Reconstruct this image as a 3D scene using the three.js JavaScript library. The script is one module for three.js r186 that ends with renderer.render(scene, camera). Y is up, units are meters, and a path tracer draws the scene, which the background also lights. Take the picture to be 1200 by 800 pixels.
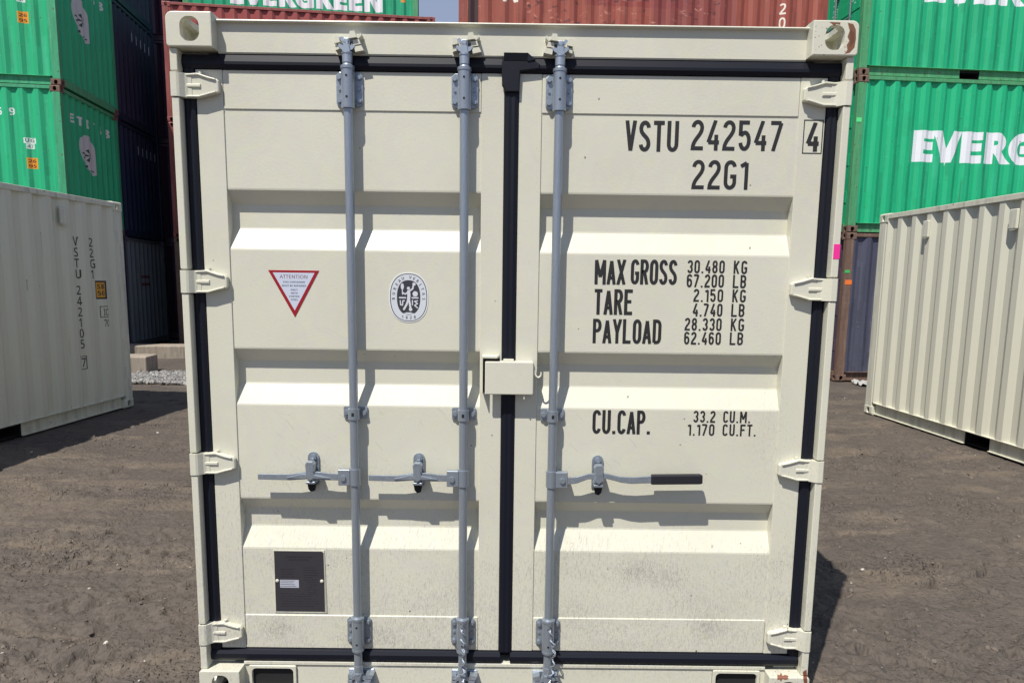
import * as THREE from 'three';
import { RoundedBoxGeometry } from 'three/addons/geometries/RoundedBoxGeometry.js';
import { mergeGeometries } from 'three/addons/utils/BufferGeometryUtils.js';
import { Brush, Evaluator, SUBTRACTION } from 'three-bvh-csg';
import { createNoise2D } from 'simplex-noise';

// ---------------------------------------------------------------- camera, sky, sun, exposure
const scene = new THREE.Scene();
const camera = new THREE.PerspectiveCamera(2 * Math.atan(400 / 805.5) * 180 / Math.PI, 1.5, 0.05, 600);
{
  const yaw = 0.003, pit = 0.135, rol = 0.013;
  const right = new THREE.Vector3(Math.cos(yaw), 0, Math.sin(yaw)), back0 = new THREE.Vector3(-Math.sin(yaw), 0, Math.cos(yaw)), Y = new THREE.Vector3(0, 1, 0);
  const up = Y.clone().multiplyScalar(Math.cos(pit)).addScaledVector(back0, -Math.sin(pit));
  const back = Y.clone().multiplyScalar(Math.sin(pit)).addScaledVector(back0, Math.cos(pit));
  const R = right.clone().multiplyScalar(Math.cos(rol)).addScaledVector(up, Math.sin(rol));
  const U = up.clone().multiplyScalar(Math.cos(rol)).addScaledVector(right, -Math.sin(rol));
  camera.quaternion.setFromRotationMatrix(new THREE.Matrix4().makeBasis(R, U, back));
  camera.position.set(0.006, 1.666, 2.553);
  camera.setViewOffset(1200, 800, 0, -40, 1200, 800);
}
scene.add(camera);
const SUN = new THREE.Vector3(-0.263, 0.865, 0.427).normalize();
// clear sky with a little haze towards the horizon, the same all the way round
{
  const W = 256, H = 128, d = new Float32Array(W * H * 4);
  for (let j = 0; j < H; j++) for (let i = 0; i < W; i++) {
    const el = ((j + 0.5) / H - 0.5) * Math.PI, t = Math.sqrt(Math.max(0, Math.sin(el))), k = (j * W + i) * 4;
    d[k] = 0.395 - 0.215 * t; d[k + 1] = 0.44 - 0.19 * t; d[k + 2] = 0.55 - 0.135 * t; d[k + 3] = 1;
  }
  const tex = new THREE.DataTexture(d, W, H, THREE.RGBAFormat, THREE.FloatType);
  tex.mapping = THREE.EquirectangularReflectionMapping; tex.magFilter = tex.minFilter = THREE.LinearFilter; tex.needsUpdate = true;
  scene.background = tex; scene.environment = tex;
}
const sun = new THREE.DirectionalLight(new THREE.Color(1, 0.945, 0.86), 5);
sun.name = 'sun'; sun.target.position.set(0, 0, -6); sun.position.copy(SUN).multiplyScalar(60).add(sun.target.position); scene.add(sun, sun.target);
sun.castShadow = true; sun.shadow.mapSize.set(4096, 4096);
Object.assign(sun.shadow.camera, { left: -20, right: 20, top: 20, bottom: -20, near: 1, far: 120 });
const renderer = new THREE.WebGLRenderer({ antialias: true });
renderer.toneMapping = THREE.LinearToneMapping; renderer.toneMappingExposure = 1.14;
renderer.shadowMap.enabled = true;

// ---------------------------------------------------------------- helpers
function mulberry(a) { return () => { a |= 0; a = (a + 0x6d2b79f5) | 0; let t = Math.imul(a ^ (a >>> 15), 1 | a); t = (t + Math.imul(t ^ (t >>> 7), 61 | t)) ^ t; return ((t ^ (t >>> 14)) >>> 0) / 4294967296; }; }
const noise = createNoise2D(mulberry(11)), noiseB = createNoise2D(mulberry(23));
function fbm(x, y, o = 4) { let s = 0, a = 1, t = 0; for (let i = 0; i < o; i++) { s += a * noise(x, y); t += a; a *= 0.5; x = x * 2.03 + 7.1; y = y * 2.03 - 3.7; } return s / t; }
const css = (c, a = 1) => `rgba(${c[0]},${c[1]},${c[2]},${a})`;

function plain(g) {
  let h = g.index ? g.toNonIndexed() : g;
  if (!h.attributes.normal) h.computeVertexNormals();
  const r = new THREE.BufferGeometry();
  r.setAttribute('position', h.attributes.position); r.setAttribute('normal', h.attributes.normal);
  r.setAttribute('uv', h.attributes.uv || new THREE.BufferAttribute(new Float32Array(h.attributes.position.count * 2), 2));
  return r;
}
function join(list) { return list.length === 1 ? plain(list[0]) : mergeGeometries(list.map(plain)); }
function uvMetres(g, s = 1) {                                   // uv in metres by the way a face points
  const p = g.attributes.position, n = g.attributes.normal, uv = g.attributes.uv;
  for (let i = 0; i < p.count; i++) {
    const ax = Math.abs(n.getX(i)), ay = Math.abs(n.getY(i)), az = Math.abs(n.getZ(i));
    if (ay > ax && ay > az) uv.setXY(i, p.getX(i) * s, p.getZ(i) * s);
    else if (ax > az) uv.setXY(i, p.getZ(i) * s, p.getY(i) * s); else uv.setXY(i, p.getX(i) * s, p.getY(i) * s);
  }
  return g;
}
function uvFront(g) {                                           // the door end shares one sheet of paint, laid out in metres
  const p = g.attributes.position, uv = g.attributes.uv;
  for (let i = 0; i < p.count; i++) uv.setXY(i, (p.getX(i) + 1.25 + p.getZ(i) * 0.35) / 2.5, (p.getY(i) + p.getZ(i) * 0.5) / 2.6);
  return g;
}
function bx(x0, x1, y0, y1, z0, z1, r = 0.003) {
  const w = x1 - x0, h = y1 - y0, d = z1 - z0, rr = Math.min(r, w / 2.2, h / 2.2, d / 2.2);
  const g = r > 0 ? new RoundedBoxGeometry(w, h, d, 1, rr) : new THREE.BoxGeometry(w, h, d);
  return g.translate((x0 + x1) / 2, (y0 + y1) / 2, (z0 + z1) / 2);
}
function loft(pts, map, t0, t1, caps = true, closed = true) {     // a flat outline carried from t0 to t1; map(a, b, t) -> [x, y, z]
  const P = [], q = (a, b, c) => P.push(...a, ...b, ...c), n = pts.length;
  for (let i = 0; i < (closed ? n : n - 1); i++) {
    const [a, b] = pts[i], [c, d] = pts[(i + 1) % n], A = map(a, b, t0), B = map(c, d, t0), C = map(c, d, t1), D = map(a, b, t1);
    q(A, B, C); q(A, C, D);
  }
  if (caps && closed) {
    const v = pts.map((p) => new THREE.Vector2(p[0], p[1]));
    for (const [i, j, k] of THREE.ShapeUtils.triangulateShape(v, [])) {
      q(map(...pts[i], t0), map(...pts[k], t0), map(...pts[j], t0)); q(map(...pts[i], t1), map(...pts[j], t1), map(...pts[k], t1));
    }
  }
  const g = new THREE.BufferGeometry(); g.setAttribute('position', new THREE.Float32BufferAttribute(P, 3)); g.computeVertexNormals(); return plain(g);
}
const alongX = (pts, x0, x1, closed = true) => loft(pts, (y, z, t) => [t, y, z], x0, x1, true, closed);
const alongY = (pts, y0, y1, closed = true) => loft(pts, (x, z, t) => [x, t, z], y0, y1, true, closed);
function plate(pts, z0, z1, bevel = 0.002, holes = []) {          // outline in x, y with bevelled edges
  const s = new THREE.Shape(pts.map((p) => new THREE.Vector2(p[0], p[1])));
  for (const h of holes) s.holes.push(h);
  const g = new THREE.ExtrudeGeometry(s, { depth: Math.max(1e-4, z1 - z0 - 2 * bevel), bevelEnabled: bevel > 0, bevelThickness: bevel, bevelSize: bevel, bevelOffset: -bevel, bevelSegments: 2, curveSegments: 12 });
  return g.translate(0, 0, z0 + bevel);
}
function cyl(r, x0, y0, z0, x1, y1, z1, seg = 20, r2 = r) {
  const a = new THREE.Vector3(x0, y0, z0), b = new THREE.Vector3(x1, y1, z1), d = b.clone().sub(a), g = new THREE.CylinderGeometry(r2, r, d.length(), seg);
  g.applyQuaternion(new THREE.Quaternion().setFromUnitVectors(new THREE.Vector3(0, 1, 0), d.normalize()));
  return g.translate(...a.add(b).multiplyScalar(0.5).toArray());
}
const hexBolt = (x, y, z0, z1, r) => cyl(r, x, y, z0, x, y, z1, 6);
function mirrorX(g) {
  const r = plain(g.clone()), p = r.attributes.position, n = r.attributes.normal;
  for (let i = 0; i < p.count; i++) { p.setX(i, -p.getX(i)); n.setX(i, -n.getX(i)); }
  for (const a of [p, n, r.attributes.uv]) for (let i = 0; i < a.count; i += 3) for (let k = 0; k < a.itemSize; k++) {
    const A = a.array, b = (i + 1) * a.itemSize + k, c = (i + 2) * a.itemSize + k, t = A[b]; A[b] = A[c]; A[c] = t;
  }
  return r;
}
function upend(g) {
  const p = g.attributes.position, n = g.attributes.normal; for (let i = 0; i < p.count; i++) { p.setY(i, -p.getY(i)); n.setY(i, -n.getY(i)); }
  for (const at of [p, n]) for (let i = 0; i < at.count; i += 3) for (let k = 0; k < 3; k++) { const A = at.array, b = (i + 1) * 3 + k, d = (i + 2) * 3 + k, t = A[b]; A[b] = A[d]; A[d] = t; }
  return g;
}
const taken = new Set();
function numbered(name) { let n = name, k = 0; while (taken.has(n)) n = name + '_' + String(++k).padStart(3, '0'); taken.add(n); return n; }
function thing(name, label, category, pos = [0, 0, 0], turn = 0, group) {
  const o = new THREE.Group(); o.name = numbered(name); o.position.set(...pos); o.rotation.y = turn;
  o.userData = { label, category }; if (group) o.userData.group = group;
  scene.add(o); return o;
}
function part(name, geo, mat, parent, label) {
  const m = new THREE.Mesh(geo, mat); m.name = name; m.castShadow = m.receiveShadow = true; if (label) m.userData.label = label;
  parent.add(m); return m;
}
function canvasTex(w, h, draw, srgb = true) {
  const c = document.createElement('canvas'); c.width = w; c.height = h; draw(c.getContext('2d'), w, h);
  const t = new THREE.CanvasTexture(c); if (srgb) t.colorSpace = THREE.SRGBColorSpace; t.wrapS = t.wrapT = THREE.RepeatWrapping; return t;
}
function greyTex(n, f) {
  const d = new Uint8Array(n * n * 4);
  for (let y = 0; y < n; y++) for (let x = 0; x < n; x++) { const v = Math.max(0, Math.min(255, 255 * f(x / n, y / n))), i = (y * n + x) * 4; d[i] = d[i + 1] = d[i + 2] = v; d[i + 3] = 255; }
  const t = new THREE.DataTexture(d, n, n); t.wrapS = t.wrapT = THREE.RepeatWrapping; t.magFilter = THREE.LinearFilter; t.needsUpdate = true; return t;
}
const loopNoise = (u, v, f, o = 4) => {                            // noise that closes on itself, so a tile has no seam
  const a = fbm(u * f, v * f, o), b = fbm((u - 1) * f, v * f, o), c = fbm(u * f, (v - 1) * f, o), d = fbm((u - 1) * f, (v - 1) * f, o);
  return (a * (1 - u) + b * u) * (1 - v) + (c * (1 - u) + d * u) * v;
};

// ---------------------------------------------------------------- paints and metals
const BEIGE = [208, 207, 190];
const peel = greyTex(256, (u, v) => 0.5 + 0.35 * loopNoise(u, v, 18, 2) + 0.25 * loopNoise(u, v, 60, 1));
peel.repeat.set(9, 9);
// one sheet for the whole door end, 2.5 x 2.6 m: paint with dust smears, specks, scratches and rust where the photograph has them
const frontTex = canvasTex(2048, 2048, (c, W, H) => {
  const r = mulberry(5), X = (x) => (x + 1.25) / 2.5 * W, Y = (y) => (1 - y / 2.6) * H, K = W / 2.5;
  c.fillStyle = css(BEIGE); c.fillRect(0, 0, W, H);
  for (let i = 0; i < 260; i++) {                                  // slight unevenness of the coat
    const x = r() * W, y = r() * H, s = 60 + r() * 260, g = c.createRadialGradient(x, y, 0, x, y, s), t = r() < 0.5;
    g.addColorStop(0, t ? 'rgba(232,228,212,0.08)' : 'rgba(176,172,156,0.07)'); g.addColorStop(1, 'rgba(200,200,190,0)'); c.fillStyle = g; c.fillRect(x - s, y - s, 2 * s, 2 * s);
  }
  const smear = (x, y, n, sx, sy, a) => {                           // road dust: short strokes and grains in loose clusters
    for (let i = 0; i < n; i++) {
      const u = X(x + (r() + r() + r() - 1.5) * sx), v = Y(y + (r() + r() + r() - 1.5) * sy), l = 1.5 + r() * r() * 16;
      c.fillStyle = r() < 0.82 ? `rgba(138,135,130,${a * (0.3 + r())})` : `rgba(234,230,218,${a * r() * 1.2})`; c.fillRect(u, v, 1 + r() * 2.2, l);
    }
  };
  for (let i = 0; i < 110; i++) smear((r() - 0.5) * 2.4, 0.1 + r() * r() * 1.05, 420, 0.1 + r() * 0.16, 0.06 + r() * 0.09, 0.13);
  for (let i = 0; i < 60; i++) smear((r() - 0.5) * 2.4, 0.12 + r() * 0.5, 460, 0.08 + r() * 0.2, 0.04 + r() * 0.07, 0.15);
  for (let i = 0; i < 18; i++) smear((r() - 0.5) * 2.4, 0.8 + r() * 1.6, 160, 0.15 + r() * 0.2, 0.08 + r() * 0.12, 0.035);
  for (let i = 0; i < 14; i++) smear(0.95 + r() * 0.2, 0.4 + r() * 0.9, 260, 0.07, 0.1, 0.08);
  for (const [x, y] of [[0.5, 0.5], [0.62, 0.48], [-0.62, 0.2], [-0.5, 0.22], [0.8, 0.28], [-0.95, 0.25]]) smear(x, y, 900, 0.08, 0.05, 0.2);
  for (let i = 0; i < 3600; i++) {                                 // specks of mud, most of them low on the doors
    const y = 0.1 + 2.4 * Math.pow(r(), 2.4); c.fillStyle = `rgba(104,98,86,${0.06 + r() * 0.24})`; c.fillRect(X((r() - 0.5) * 2.44), Y(y), 0.8 + r() * 1.6, 0.8 + r() * 1.8);
  }
  c.lineCap = 'round';
  for (let i = 0; i < 90; i++) {                                   // fine slanting scratches round the handles
    const x = X(-1 + r() * 1.9), y = Y(0.78 + r() * 0.42), l = 10 + r() * 34; c.strokeStyle = `rgba(138,134,122,${0.1 + r() * 0.25})`; c.lineWidth = 0.7 + r(); c.beginPath(); c.moveTo(x, y); c.lineTo(x + l * 0.7, y + l * (0.4 + r() * 0.5)); c.stroke();
  }
  for (let i = 0; i < 36; i++) { c.fillStyle = `rgba(70,60,50,${0.4 + r() * 0.4})`; c.beginPath(); c.ellipse(X((r() - 0.5) * 2.4), Y(0.1 + r() * 2.3), 1 + r() * 2, 1 + r() * 2.5, 0, 0, 7); c.fill(); }
  // bare, rusted metal where the paint is knocked off the castings on the right
  const blot = (pts, col) => { c.fillStyle = col; c.beginPath(); pts.forEach(([x, y], i) => (i ? c.lineTo(X(x), Y(y)) : c.moveTo(X(x), Y(y)))); c.closePath(); c.fill(); };
  blot([[1.176, 2.582], [1.196, 2.578], [1.206, 2.56], [1.209, 2.53], [1.206, 2.5], [1.19, 2.482], [1.172, 2.478], [1.182, 2.492], [1.178, 2.508], [1.186, 2.522], [1.179, 2.536], [1.185, 2.556]], 'rgb(122,84,58)');
  blot([[1.186, 2.56], [1.202, 2.55], [1.204, 2.52], [1.19, 2.5]], 'rgb(104,68,46)');
  blot([[1.11, 2.584], [1.15, 2.583], [1.15, 2.575], [1.136, 2.577], [1.13, 2.57], [1.12, 2.578]], 'rgb(120,82,60)');
  blot([[1.088, 0.12], [1.1, 0.117], [1.112, 0.12], [1.13, 0.118], [1.134, 0.112], [1.12, 0.108], [1.11, 0.112], [1.104, 0.1], [1.098, 0.11], [1.09, 0.106]], 'rgb(136,92,74)');
  blot([[1.19, 0.13], [1.204, 0.14], [1.21, 0.1], [1.205, 0.08], [1.195, 0.1]], 'rgb(118,72,58)');
  for (let i = 0; i < 60; i++) { c.fillStyle = `rgba(126,86,60,${0.25 + r() * 0.5})`; c.fillRect(X(1.06 + r() * 0.15), Y(r() < 0.6 ? 2.47 + r() * 0.11 : 0.06 + r() * 0.1), 1 + r() * 4, 1 + r() * 3); }
});
const beigeFront = new THREE.MeshPhysicalMaterial({ map: frontTex, roughness: 0.42, bumpMap: peel, bumpScale: 0.0004, clearcoat: 0.15, clearcoatRoughness: 0.35 });

function paintTile(base, wear, seed, rust = [110, 66, 44]) {
  const t = canvasTex(512, 512, (c, W, H) => {
    const r = mulberry(seed); c.fillStyle = css(base); c.fillRect(0, 0, W, H);
    const wrap = (x, y, w, h) => { for (const dx of [0, -W]) for (const dy of [0, -H]) c.fillRect(x + dx, y + dy, w, h); };
    for (let i = 0; i < 500; i++) { c.fillStyle = r() < 0.5 ? `rgba(255,255,245,${0.05 * r()})` : `rgba(20,18,14,${0.07 * r()})`; wrap(r() * W, r() * H, 2 + r() * 14, 20 + r() * 180); }
    for (let i = 0; i < 420 * wear; i++) { const x = r() * W, y = r() * H, s = 1 + r() * r() * 7; c.fillStyle = css(rust, 0.3 + r() * 0.6); wrap(x, y, s, s * (0.6 + r())); if (r() < 0.25) { c.fillStyle = css(rust, 0.15 + 0.2 * r()); wrap(x, y, s * 0.7, 10 + r() * 60); } }
    for (let i = 0; i < 120 * wear; i++) { c.fillStyle = `rgba(225,222,210,${0.1 + 0.35 * r()})`; wrap(r() * W, r() * H, 1 + r() * 5, 1 + r() * 3); }
  });
  t.repeat.set(1 / 1.7, 1 / 1.7); return t;
}
function paint(base, wear, seed, rough = 0.55) { return new THREE.MeshStandardMaterial({ map: paintTile(base, wear, seed), roughness: rough }); }
// a long wall, laid out 0..1 along and up; metres given so that lettering keeps its size
function wallTex(len, base, wear, seed, letters, patches, streak = 1) {
  return canvasTex(2048, 1024, (c, W, H) => {
    const r = mulberry(seed), kx = W / len, ky = H / 2.6; c.fillStyle = css(base); c.fillRect(0, 0, W, H);
    for (let i = 0; i < 700; i++) { c.fillStyle = r() < 0.45 ? `rgba(255,255,245,${0.05 * r() * streak})` : `rgba(18,16,12,${0.075 * r() * streak})`; c.fillRect(r() * W, r() * H, 2 + r() * 26 * streak, 40 + r() * 380); }
    if (patches) patches(c, kx, ky, W, H, r);
    if (letters) { c.save(); c.scale(kx, ky); c.translate(0, 2.6); c.scale(1, -1); letters(c); c.restore(); }
    for (let i = 0; i < 520 * wear; i++) { const x = r() * W, y = r() * H, s = 1 + r() * r() * 8; c.fillStyle = `rgba(${92 + r() * 30},${58 + r() * 14},${40},${0.25 + r() * 0.6})`; c.fillRect(x, y, s * 0.8, s); if (r() < 0.3) { c.fillStyle = `rgba(96,66,48,${0.1 + 0.2 * r()})`; c.fillRect(x, y, s * 0.7, 20 + r() * 160); } }
    for (let i = 0; i < 160 * wear; i++) { c.fillStyle = `rgba(215,214,205,${0.1 + 0.3 * r()})`; c.fillRect(r() * W, r() * H, 2 + r() * 14, 1 + r() * 3); }
  });
}
// block capitals drawn upright in a canvas whose y points up
function word(c, text, x, y, h, width, font = 'bold', color = 'rgb(226,230,232)', bold = 0) {
  c.save(); c.translate(x, y); c.scale(1, -1); c.font = `${font} 100px sans-serif`; const m = c.measureText(text), k = h / 71.5;
  c.scale(width ? width / m.width : k, k); c.fillStyle = color; c.fillText(text, 0, 0);
  if (bold) { c.strokeStyle = color; c.lineWidth = bold; c.lineJoin = 'miter'; c.strokeText(text, 0, 0); } c.restore();
}

const galvTex = canvasTex(256, 256, (c, W, H) => { const r = mulberry(9); c.fillStyle = 'rgb(176,186,196)'; c.fillRect(0, 0, W, H); for (let i = 0; i < 900; i++) { const v = 140 + r() * 80; c.fillStyle = `rgba(${v},${v + 6},${v + 14},0.22)`; c.fillRect(r() * W, r() * H, 3 + r() * 16, 3 + r() * 22); } });
galvTex.repeat.set(6, 6);
const galv = new THREE.MeshStandardMaterial({ map: galvTex, color: new THREE.Color(0.74, 0.76, 0.78), metalness: 0.6, roughness: 0.36 });
const zinc = new THREE.MeshStandardMaterial({ map: galvTex, color: new THREE.Color(0.92, 0.94, 0.97), metalness: 0.7, roughness: 0.4 });
const rubber = new THREE.MeshPhysicalMaterial({ color: new THREE.Color(0.006, 0.0075, 0.015), roughness: 0.5, specularIntensity: 0.55, bumpMap: peel, bumpScale: 0.0006 });
const grip = new THREE.MeshStandardMaterial({ color: new THREE.Color(0.014, 0.014, 0.02), roughness: 0.5 });
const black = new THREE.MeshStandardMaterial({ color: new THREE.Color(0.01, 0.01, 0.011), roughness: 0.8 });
const vinyl = new THREE.MeshStandardMaterial({ color: new THREE.Color(0.02, 0.02, 0.021), roughness: 0.5 });

// ---------------------------------------------------------------- the ground
const L_CORNER = [-4.9, -6.29], L_ANG = -0.072, R_CORNER = [4.745, -6.48], R_ANG = 0.056;
{
  const grow = (v, far, step) => { let d = step; for (let x = v[v.length - 1]; x < far;) { d = Math.min(d * 1.25, 12); x += d; v.push(x); } return v; };
  const half = [0, 0.15, 0.3, 0.45, 0.6, 0.75, 0.9, 1.0, 1.08, 1.14]; for (let x = 1.16; x < 3.5; x += 0.012) half.push(x); for (let x = 3.5; x < 5.6; x += 0.022) half.push(x); grow(half, 190, 0.03);
  const xs = [...half.slice(1).reverse().map((x) => -x), ...half];
  const deep = []; for (let z = -0.6; z < 2.4; z += 0.0125) deep.push(z); for (let z = 2.4; z < 8; z += 0.021) deep.push(z); grow(deep, 190, 0.03);
  const ahead = grow([-0.6], 190, 0.05).slice(1).map((d) => d + 1.2);
  const zs = [...deep.slice().reverse().map((z) => -z), ...ahead];
  const smooth = (a, b, x) => { const t = Math.max(0, Math.min(1, (x - a) / (b - a))); return t * t * (3 - 2 * t); };
  // wheel tracks: [x, z on the line, direction, half width, depth, lug pitch]
  const tracks = [[-3, -0.75, 0.10, 0.20, 0.022, 0.11], [-3, -1.75, 0.05, 0.22, 0.02, 0.13], [-3, -3.1, -0.02, 0.24, 0.016, 0.12], [-3, -4.2, 0.03, 0.2, 0.014, 0.12],
    [3, -1.2, -0.12, 0.2, 0.014, 0.14], [3, -2.25, -0.2, 0.22, 0.018, 0.15], [3, -3.35, -0.24, 0.2, 0.02, 0.13], [3.2, -4.3, -0.22, 0.24, 0.024, 0.15], [3.4, -5.4, -0.2, 0.2, 0.016, 0.13]];
  const rest = (x, z) => {                                         // how far inside or near a container's foot
    const near = (cx, cz, ang, hx, hz) => { const dx = x - cx, dz = z - cz, u = Math.abs(dx * Math.cos(ang) - dz * Math.sin(ang)) - hx, v = Math.abs(dx * Math.sin(ang) + dz * Math.cos(ang)) - hz; return 1 - smooth(0, 0.25, Math.max(u, v)); };
    let m = near(0, -3.03, 0, 1.22, 3.03);
    m = Math.max(m, near(-4.9 - 1.4, -3.3, L_ANG, 1.25, 3.1), near(4.745 + 1.4, -3.4, R_ANG, 1.25, 3.1)); return m;
  };
  const hash = (i, j) => { let t = Math.imul(i * 374761393 + j * 668265263, 1274126177); t = Math.imul(t ^ (t >>> 13), 1103515245); return ((t ^ (t >>> 16)) >>> 0) / 4294967296; };
  const roughness = (x, z) => {                                       // churned near the doors on the left and in bands on the right
    const n = noise(x * 0.8 + 4, z * 1.5), band = (c, w) => Math.exp(-Math.pow((z - c + (x > 0 ? 0.22 * (x - 3) : -0.05 * (x + 3))) / w, 2));
    const base = x < 0 ? 0.18 + 0.75 * smooth(-2.1, -1.35, z) + 0.5 * band(-2.75, 0.16) + 0.35 * band(-4.3, 0.3) : 0.3 + 0.7 * band(-3.9, 0.5) + 0.3 * band(-1.5, 0.3) + 0.35 * band(-2.3, 0.25) + 0.5 * smooth(-1.0, -0.3, z) + 0.4 * band(-6.6, 0.5);
    return Math.max(0, Math.min(1, base * (0.75 + 0.6 * n)));
  };
  const height = (x, z) => {
    let h = 0.018 * fbm(x * 0.45, z * 0.45, 3) + 0.006 * fbm(x * 2.1, z * 2.6, 2), wet = 0;
    for (const [tx, tz, s, w, dep, lug] of tracks) {
      if ((tx < 0) !== (x < 0)) continue;
      const along = x - tx, wob = 0.05 * noise(x * 0.7 + tz, tz * 3), d = (z - tz - s * along - wob) / Math.sqrt(1 + s * s);
      const e = Math.abs(d), inside = 1 - smooth(w * 0.75, w, e), fade = 0.45 + 0.55 * smooth(-0.35, 0.3, noise(x * 0.8 + tz * 5, tz));
      if (e < w * 1.8) {
        h -= dep * 0.5 * inside * fade; h += dep * 0.8 * Math.exp(-Math.pow((e - w * 1.12) / (w * 0.22), 2)) * fade * (0.6 + 0.6 * noise(x * 5, z * 5));
        const ph = (along + (d > 0 ? 1 : -1) * d * 0.9) / lug, q = ph - Math.floor(ph); h += dep * 0.5 * inside * fade * (smooth(0.05, 0.3, q) - smooth(0.6, 0.75, q) - 0.4) * (0.5 + 0.5 * noise(x * 3.1, z * 3.3));
      }
    }
    const rough = roughness(x, z), cl = fbm(x * 7, z * 9, 3), ridge = (f) => { const q = 1 - Math.abs(noiseB(x * f, z * f * 1.35)); return q * q * q; };
    h += (0.003 + 0.010 * rough) * cl + rough * (0.024 * ridge(4) + 0.018 * ridge(8) * smooth(-0.4, 0.3, noise(x * 3, z * 3)) + 0.006 * ridge(17)) - 0.018 * rough + 0.0018 * noise(x * 30, z * 30) * (0.25 + rough);
    const cu = Math.floor(x / 0.19), cv = Math.floor(z / 0.13);          // torn-up flakes and lug prints: a sharp lip on one side, a hollow on the other
    for (let a = -1; a < 2; a++) for (let b = -1; b < 2; b++) {
      const i = cu + a, j = cv + b, k = hash(i, j), k2 = hash(i + 57, j - 31), k3 = hash(i - 13, j + 91); if (k > 0.14 + 0.5 * rough) continue;
      const dx = x - (i + 0.15 + 0.7 * k2) * 0.19, dz = z - (j + 0.15 + 0.7 * k3) * 0.13, t = (k2 - 0.5) * 1.1 + (x > 0 ? -0.25 : 0.15), u = dx * Math.cos(t) - dz * Math.sin(t), v = dx * Math.sin(t) + dz * Math.cos(t) + u * u * (k3 - 0.5) * 7;
      const l = 0.03 + 0.055 * k3, w = 0.014 + 0.014 * k2, e = Math.exp(-(u * u) / (l * l)); if (e < 0.02) continue;
      h += (x > 0 ? 1.5 : 1.15) * (0.008 + 0.013 * k3) * e * (Math.exp(-Math.pow((v + w * 0.7) / (w * 0.6), 2)) - 1.5 * Math.exp(-Math.pow((v - w * 0.5) / (w * 0.8), 2)));
    }
    h -= 0.016; const m = rest(x, z); return h * (1 - m) + (Math.min(h * 0.25, 0) - 0.004) * m;
  };
  const nx = xs.length, nz = zs.length, P = new Float32Array(nx * nz * 3), C = new Float32Array(nx * nz * 3), UV = new Float32Array(nx * nz * 2), idx = [];
  for (let j = 0; j < nz; j++) for (let i = 0; i < nx; i++) {
    const k = j * nx + i, x = xs[i], z = zs[j], fine = x > -6.5 && x < 6.5 && z > -10 && z < 2; P[k * 3] = x; P[k * 3 + 1] = fine ? height(x, z) : -0.016 + 0.02 * fbm(x * 0.3, z * 0.3, 3); P[k * 3 + 2] = z;
    // damp dark mud, with paler dry streaks that run along the wheel tracks
    const d = smooth(0.05, 0.6, (x < 0 ? 0.4 * Math.exp(-Math.pow((z + 2.5) / 0.4, 2)) + 0.3 * Math.exp(-Math.pow((z + 3.5) / 0.3, 2)) : 0) + fbm(x * 0.5 + 3, z * 1.9 + (x > 0 ? x * 0.4 : -x * 0.1), 3) + 0.25 * fbm(x * 3, z * 6, 2)), v = 0.92 + 0.16 * fbm(x * 4, z * 4, 3);
    C[k * 3] = (0.112 + 0.045 * d) * v; C[k * 3 + 1] = (0.094 + 0.034 * d) * v; C[k * 3 + 2] = (0.08 + 0.02 * d) * v; UV[k * 2] = x; UV[k * 2 + 1] = z;
    if (i && j) { const a = k - nx - 1, b = k - nx, c = k - 1; idx.push(a, c, b, b, c, k); }
  }
  const g = new THREE.BufferGeometry(); g.setAttribute('position', new THREE.BufferAttribute(P, 3)); g.setAttribute('color', new THREE.BufferAttribute(C, 3)); g.setAttribute('uv', new THREE.BufferAttribute(UV, 2)); g.setIndex(idx); g.computeVertexNormals();
  const crumbs = greyTex(1024, (u, v) => 0.42 + 0.3 * loopNoise(u, v, 22, 4) + 0.5 * Math.pow(Math.max(0, loopNoise(u + 0.31, v + 0.17, 40, 2)), 2)); crumbs.repeat.set(1 / 1.3, 1 / 1.3);
  const grain = canvasTex(1024, 1024, (c, W, H) => {
    const r = mulberry(77); c.fillStyle = 'rgb(236,234,232)'; c.fillRect(0, 0, W, H);
    for (let i = 0; i < 26000; i++) { const v = r() < 0.6 ? 150 + r() * 70 : 245; c.fillStyle = `rgba(${v},${v - 3},${v - 6},${0.12 + r() * 0.3})`; const s = 1 + r() * r() * 9; c.beginPath(); c.ellipse(r() * W, r() * H, s, s * (0.5 + r() * 0.5), r() * 3, 0, 7); c.fill(); }
  }); grain.repeat.set(1 / 2.1, 1 / 2.1);
  const m = new THREE.Mesh(g, new THREE.MeshStandardMaterial({ vertexColors: true, map: grain, bumpMap: crumbs, bumpScale: 0.028, roughness: 0.8 }));
  m.name = 'ground'; m.userData.kind = 'structure'; m.userData.label = 'churned brown mud with wheel tracks'; m.receiveShadow = m.castShadow = true; scene.add(m);

  const clod = new THREE.IcosahedronGeometry(1, 1), cp = clod.attributes.position, v = new THREE.Vector3();
  for (let i = 0; i < cp.count; i++) { v.fromBufferAttribute(cp, i); const s = 1 + 0.35 * noise(v.x * 1.7 + 2, v.y * 1.7 + v.z * 2.1); cp.setXYZ(i, v.x * s, v.y * s * 0.6, v.z * s * 0.85); } clod.computeVertexNormals();
  const r = mulberry(41), N = 7000, clods = new THREE.InstancedMesh(clod, new THREE.MeshStandardMaterial({ color: 0xffffff, roughness: 0.9 }), N), q = new THREE.Quaternion(), M = new THREE.Matrix4(), col = new THREE.Color();
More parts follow.
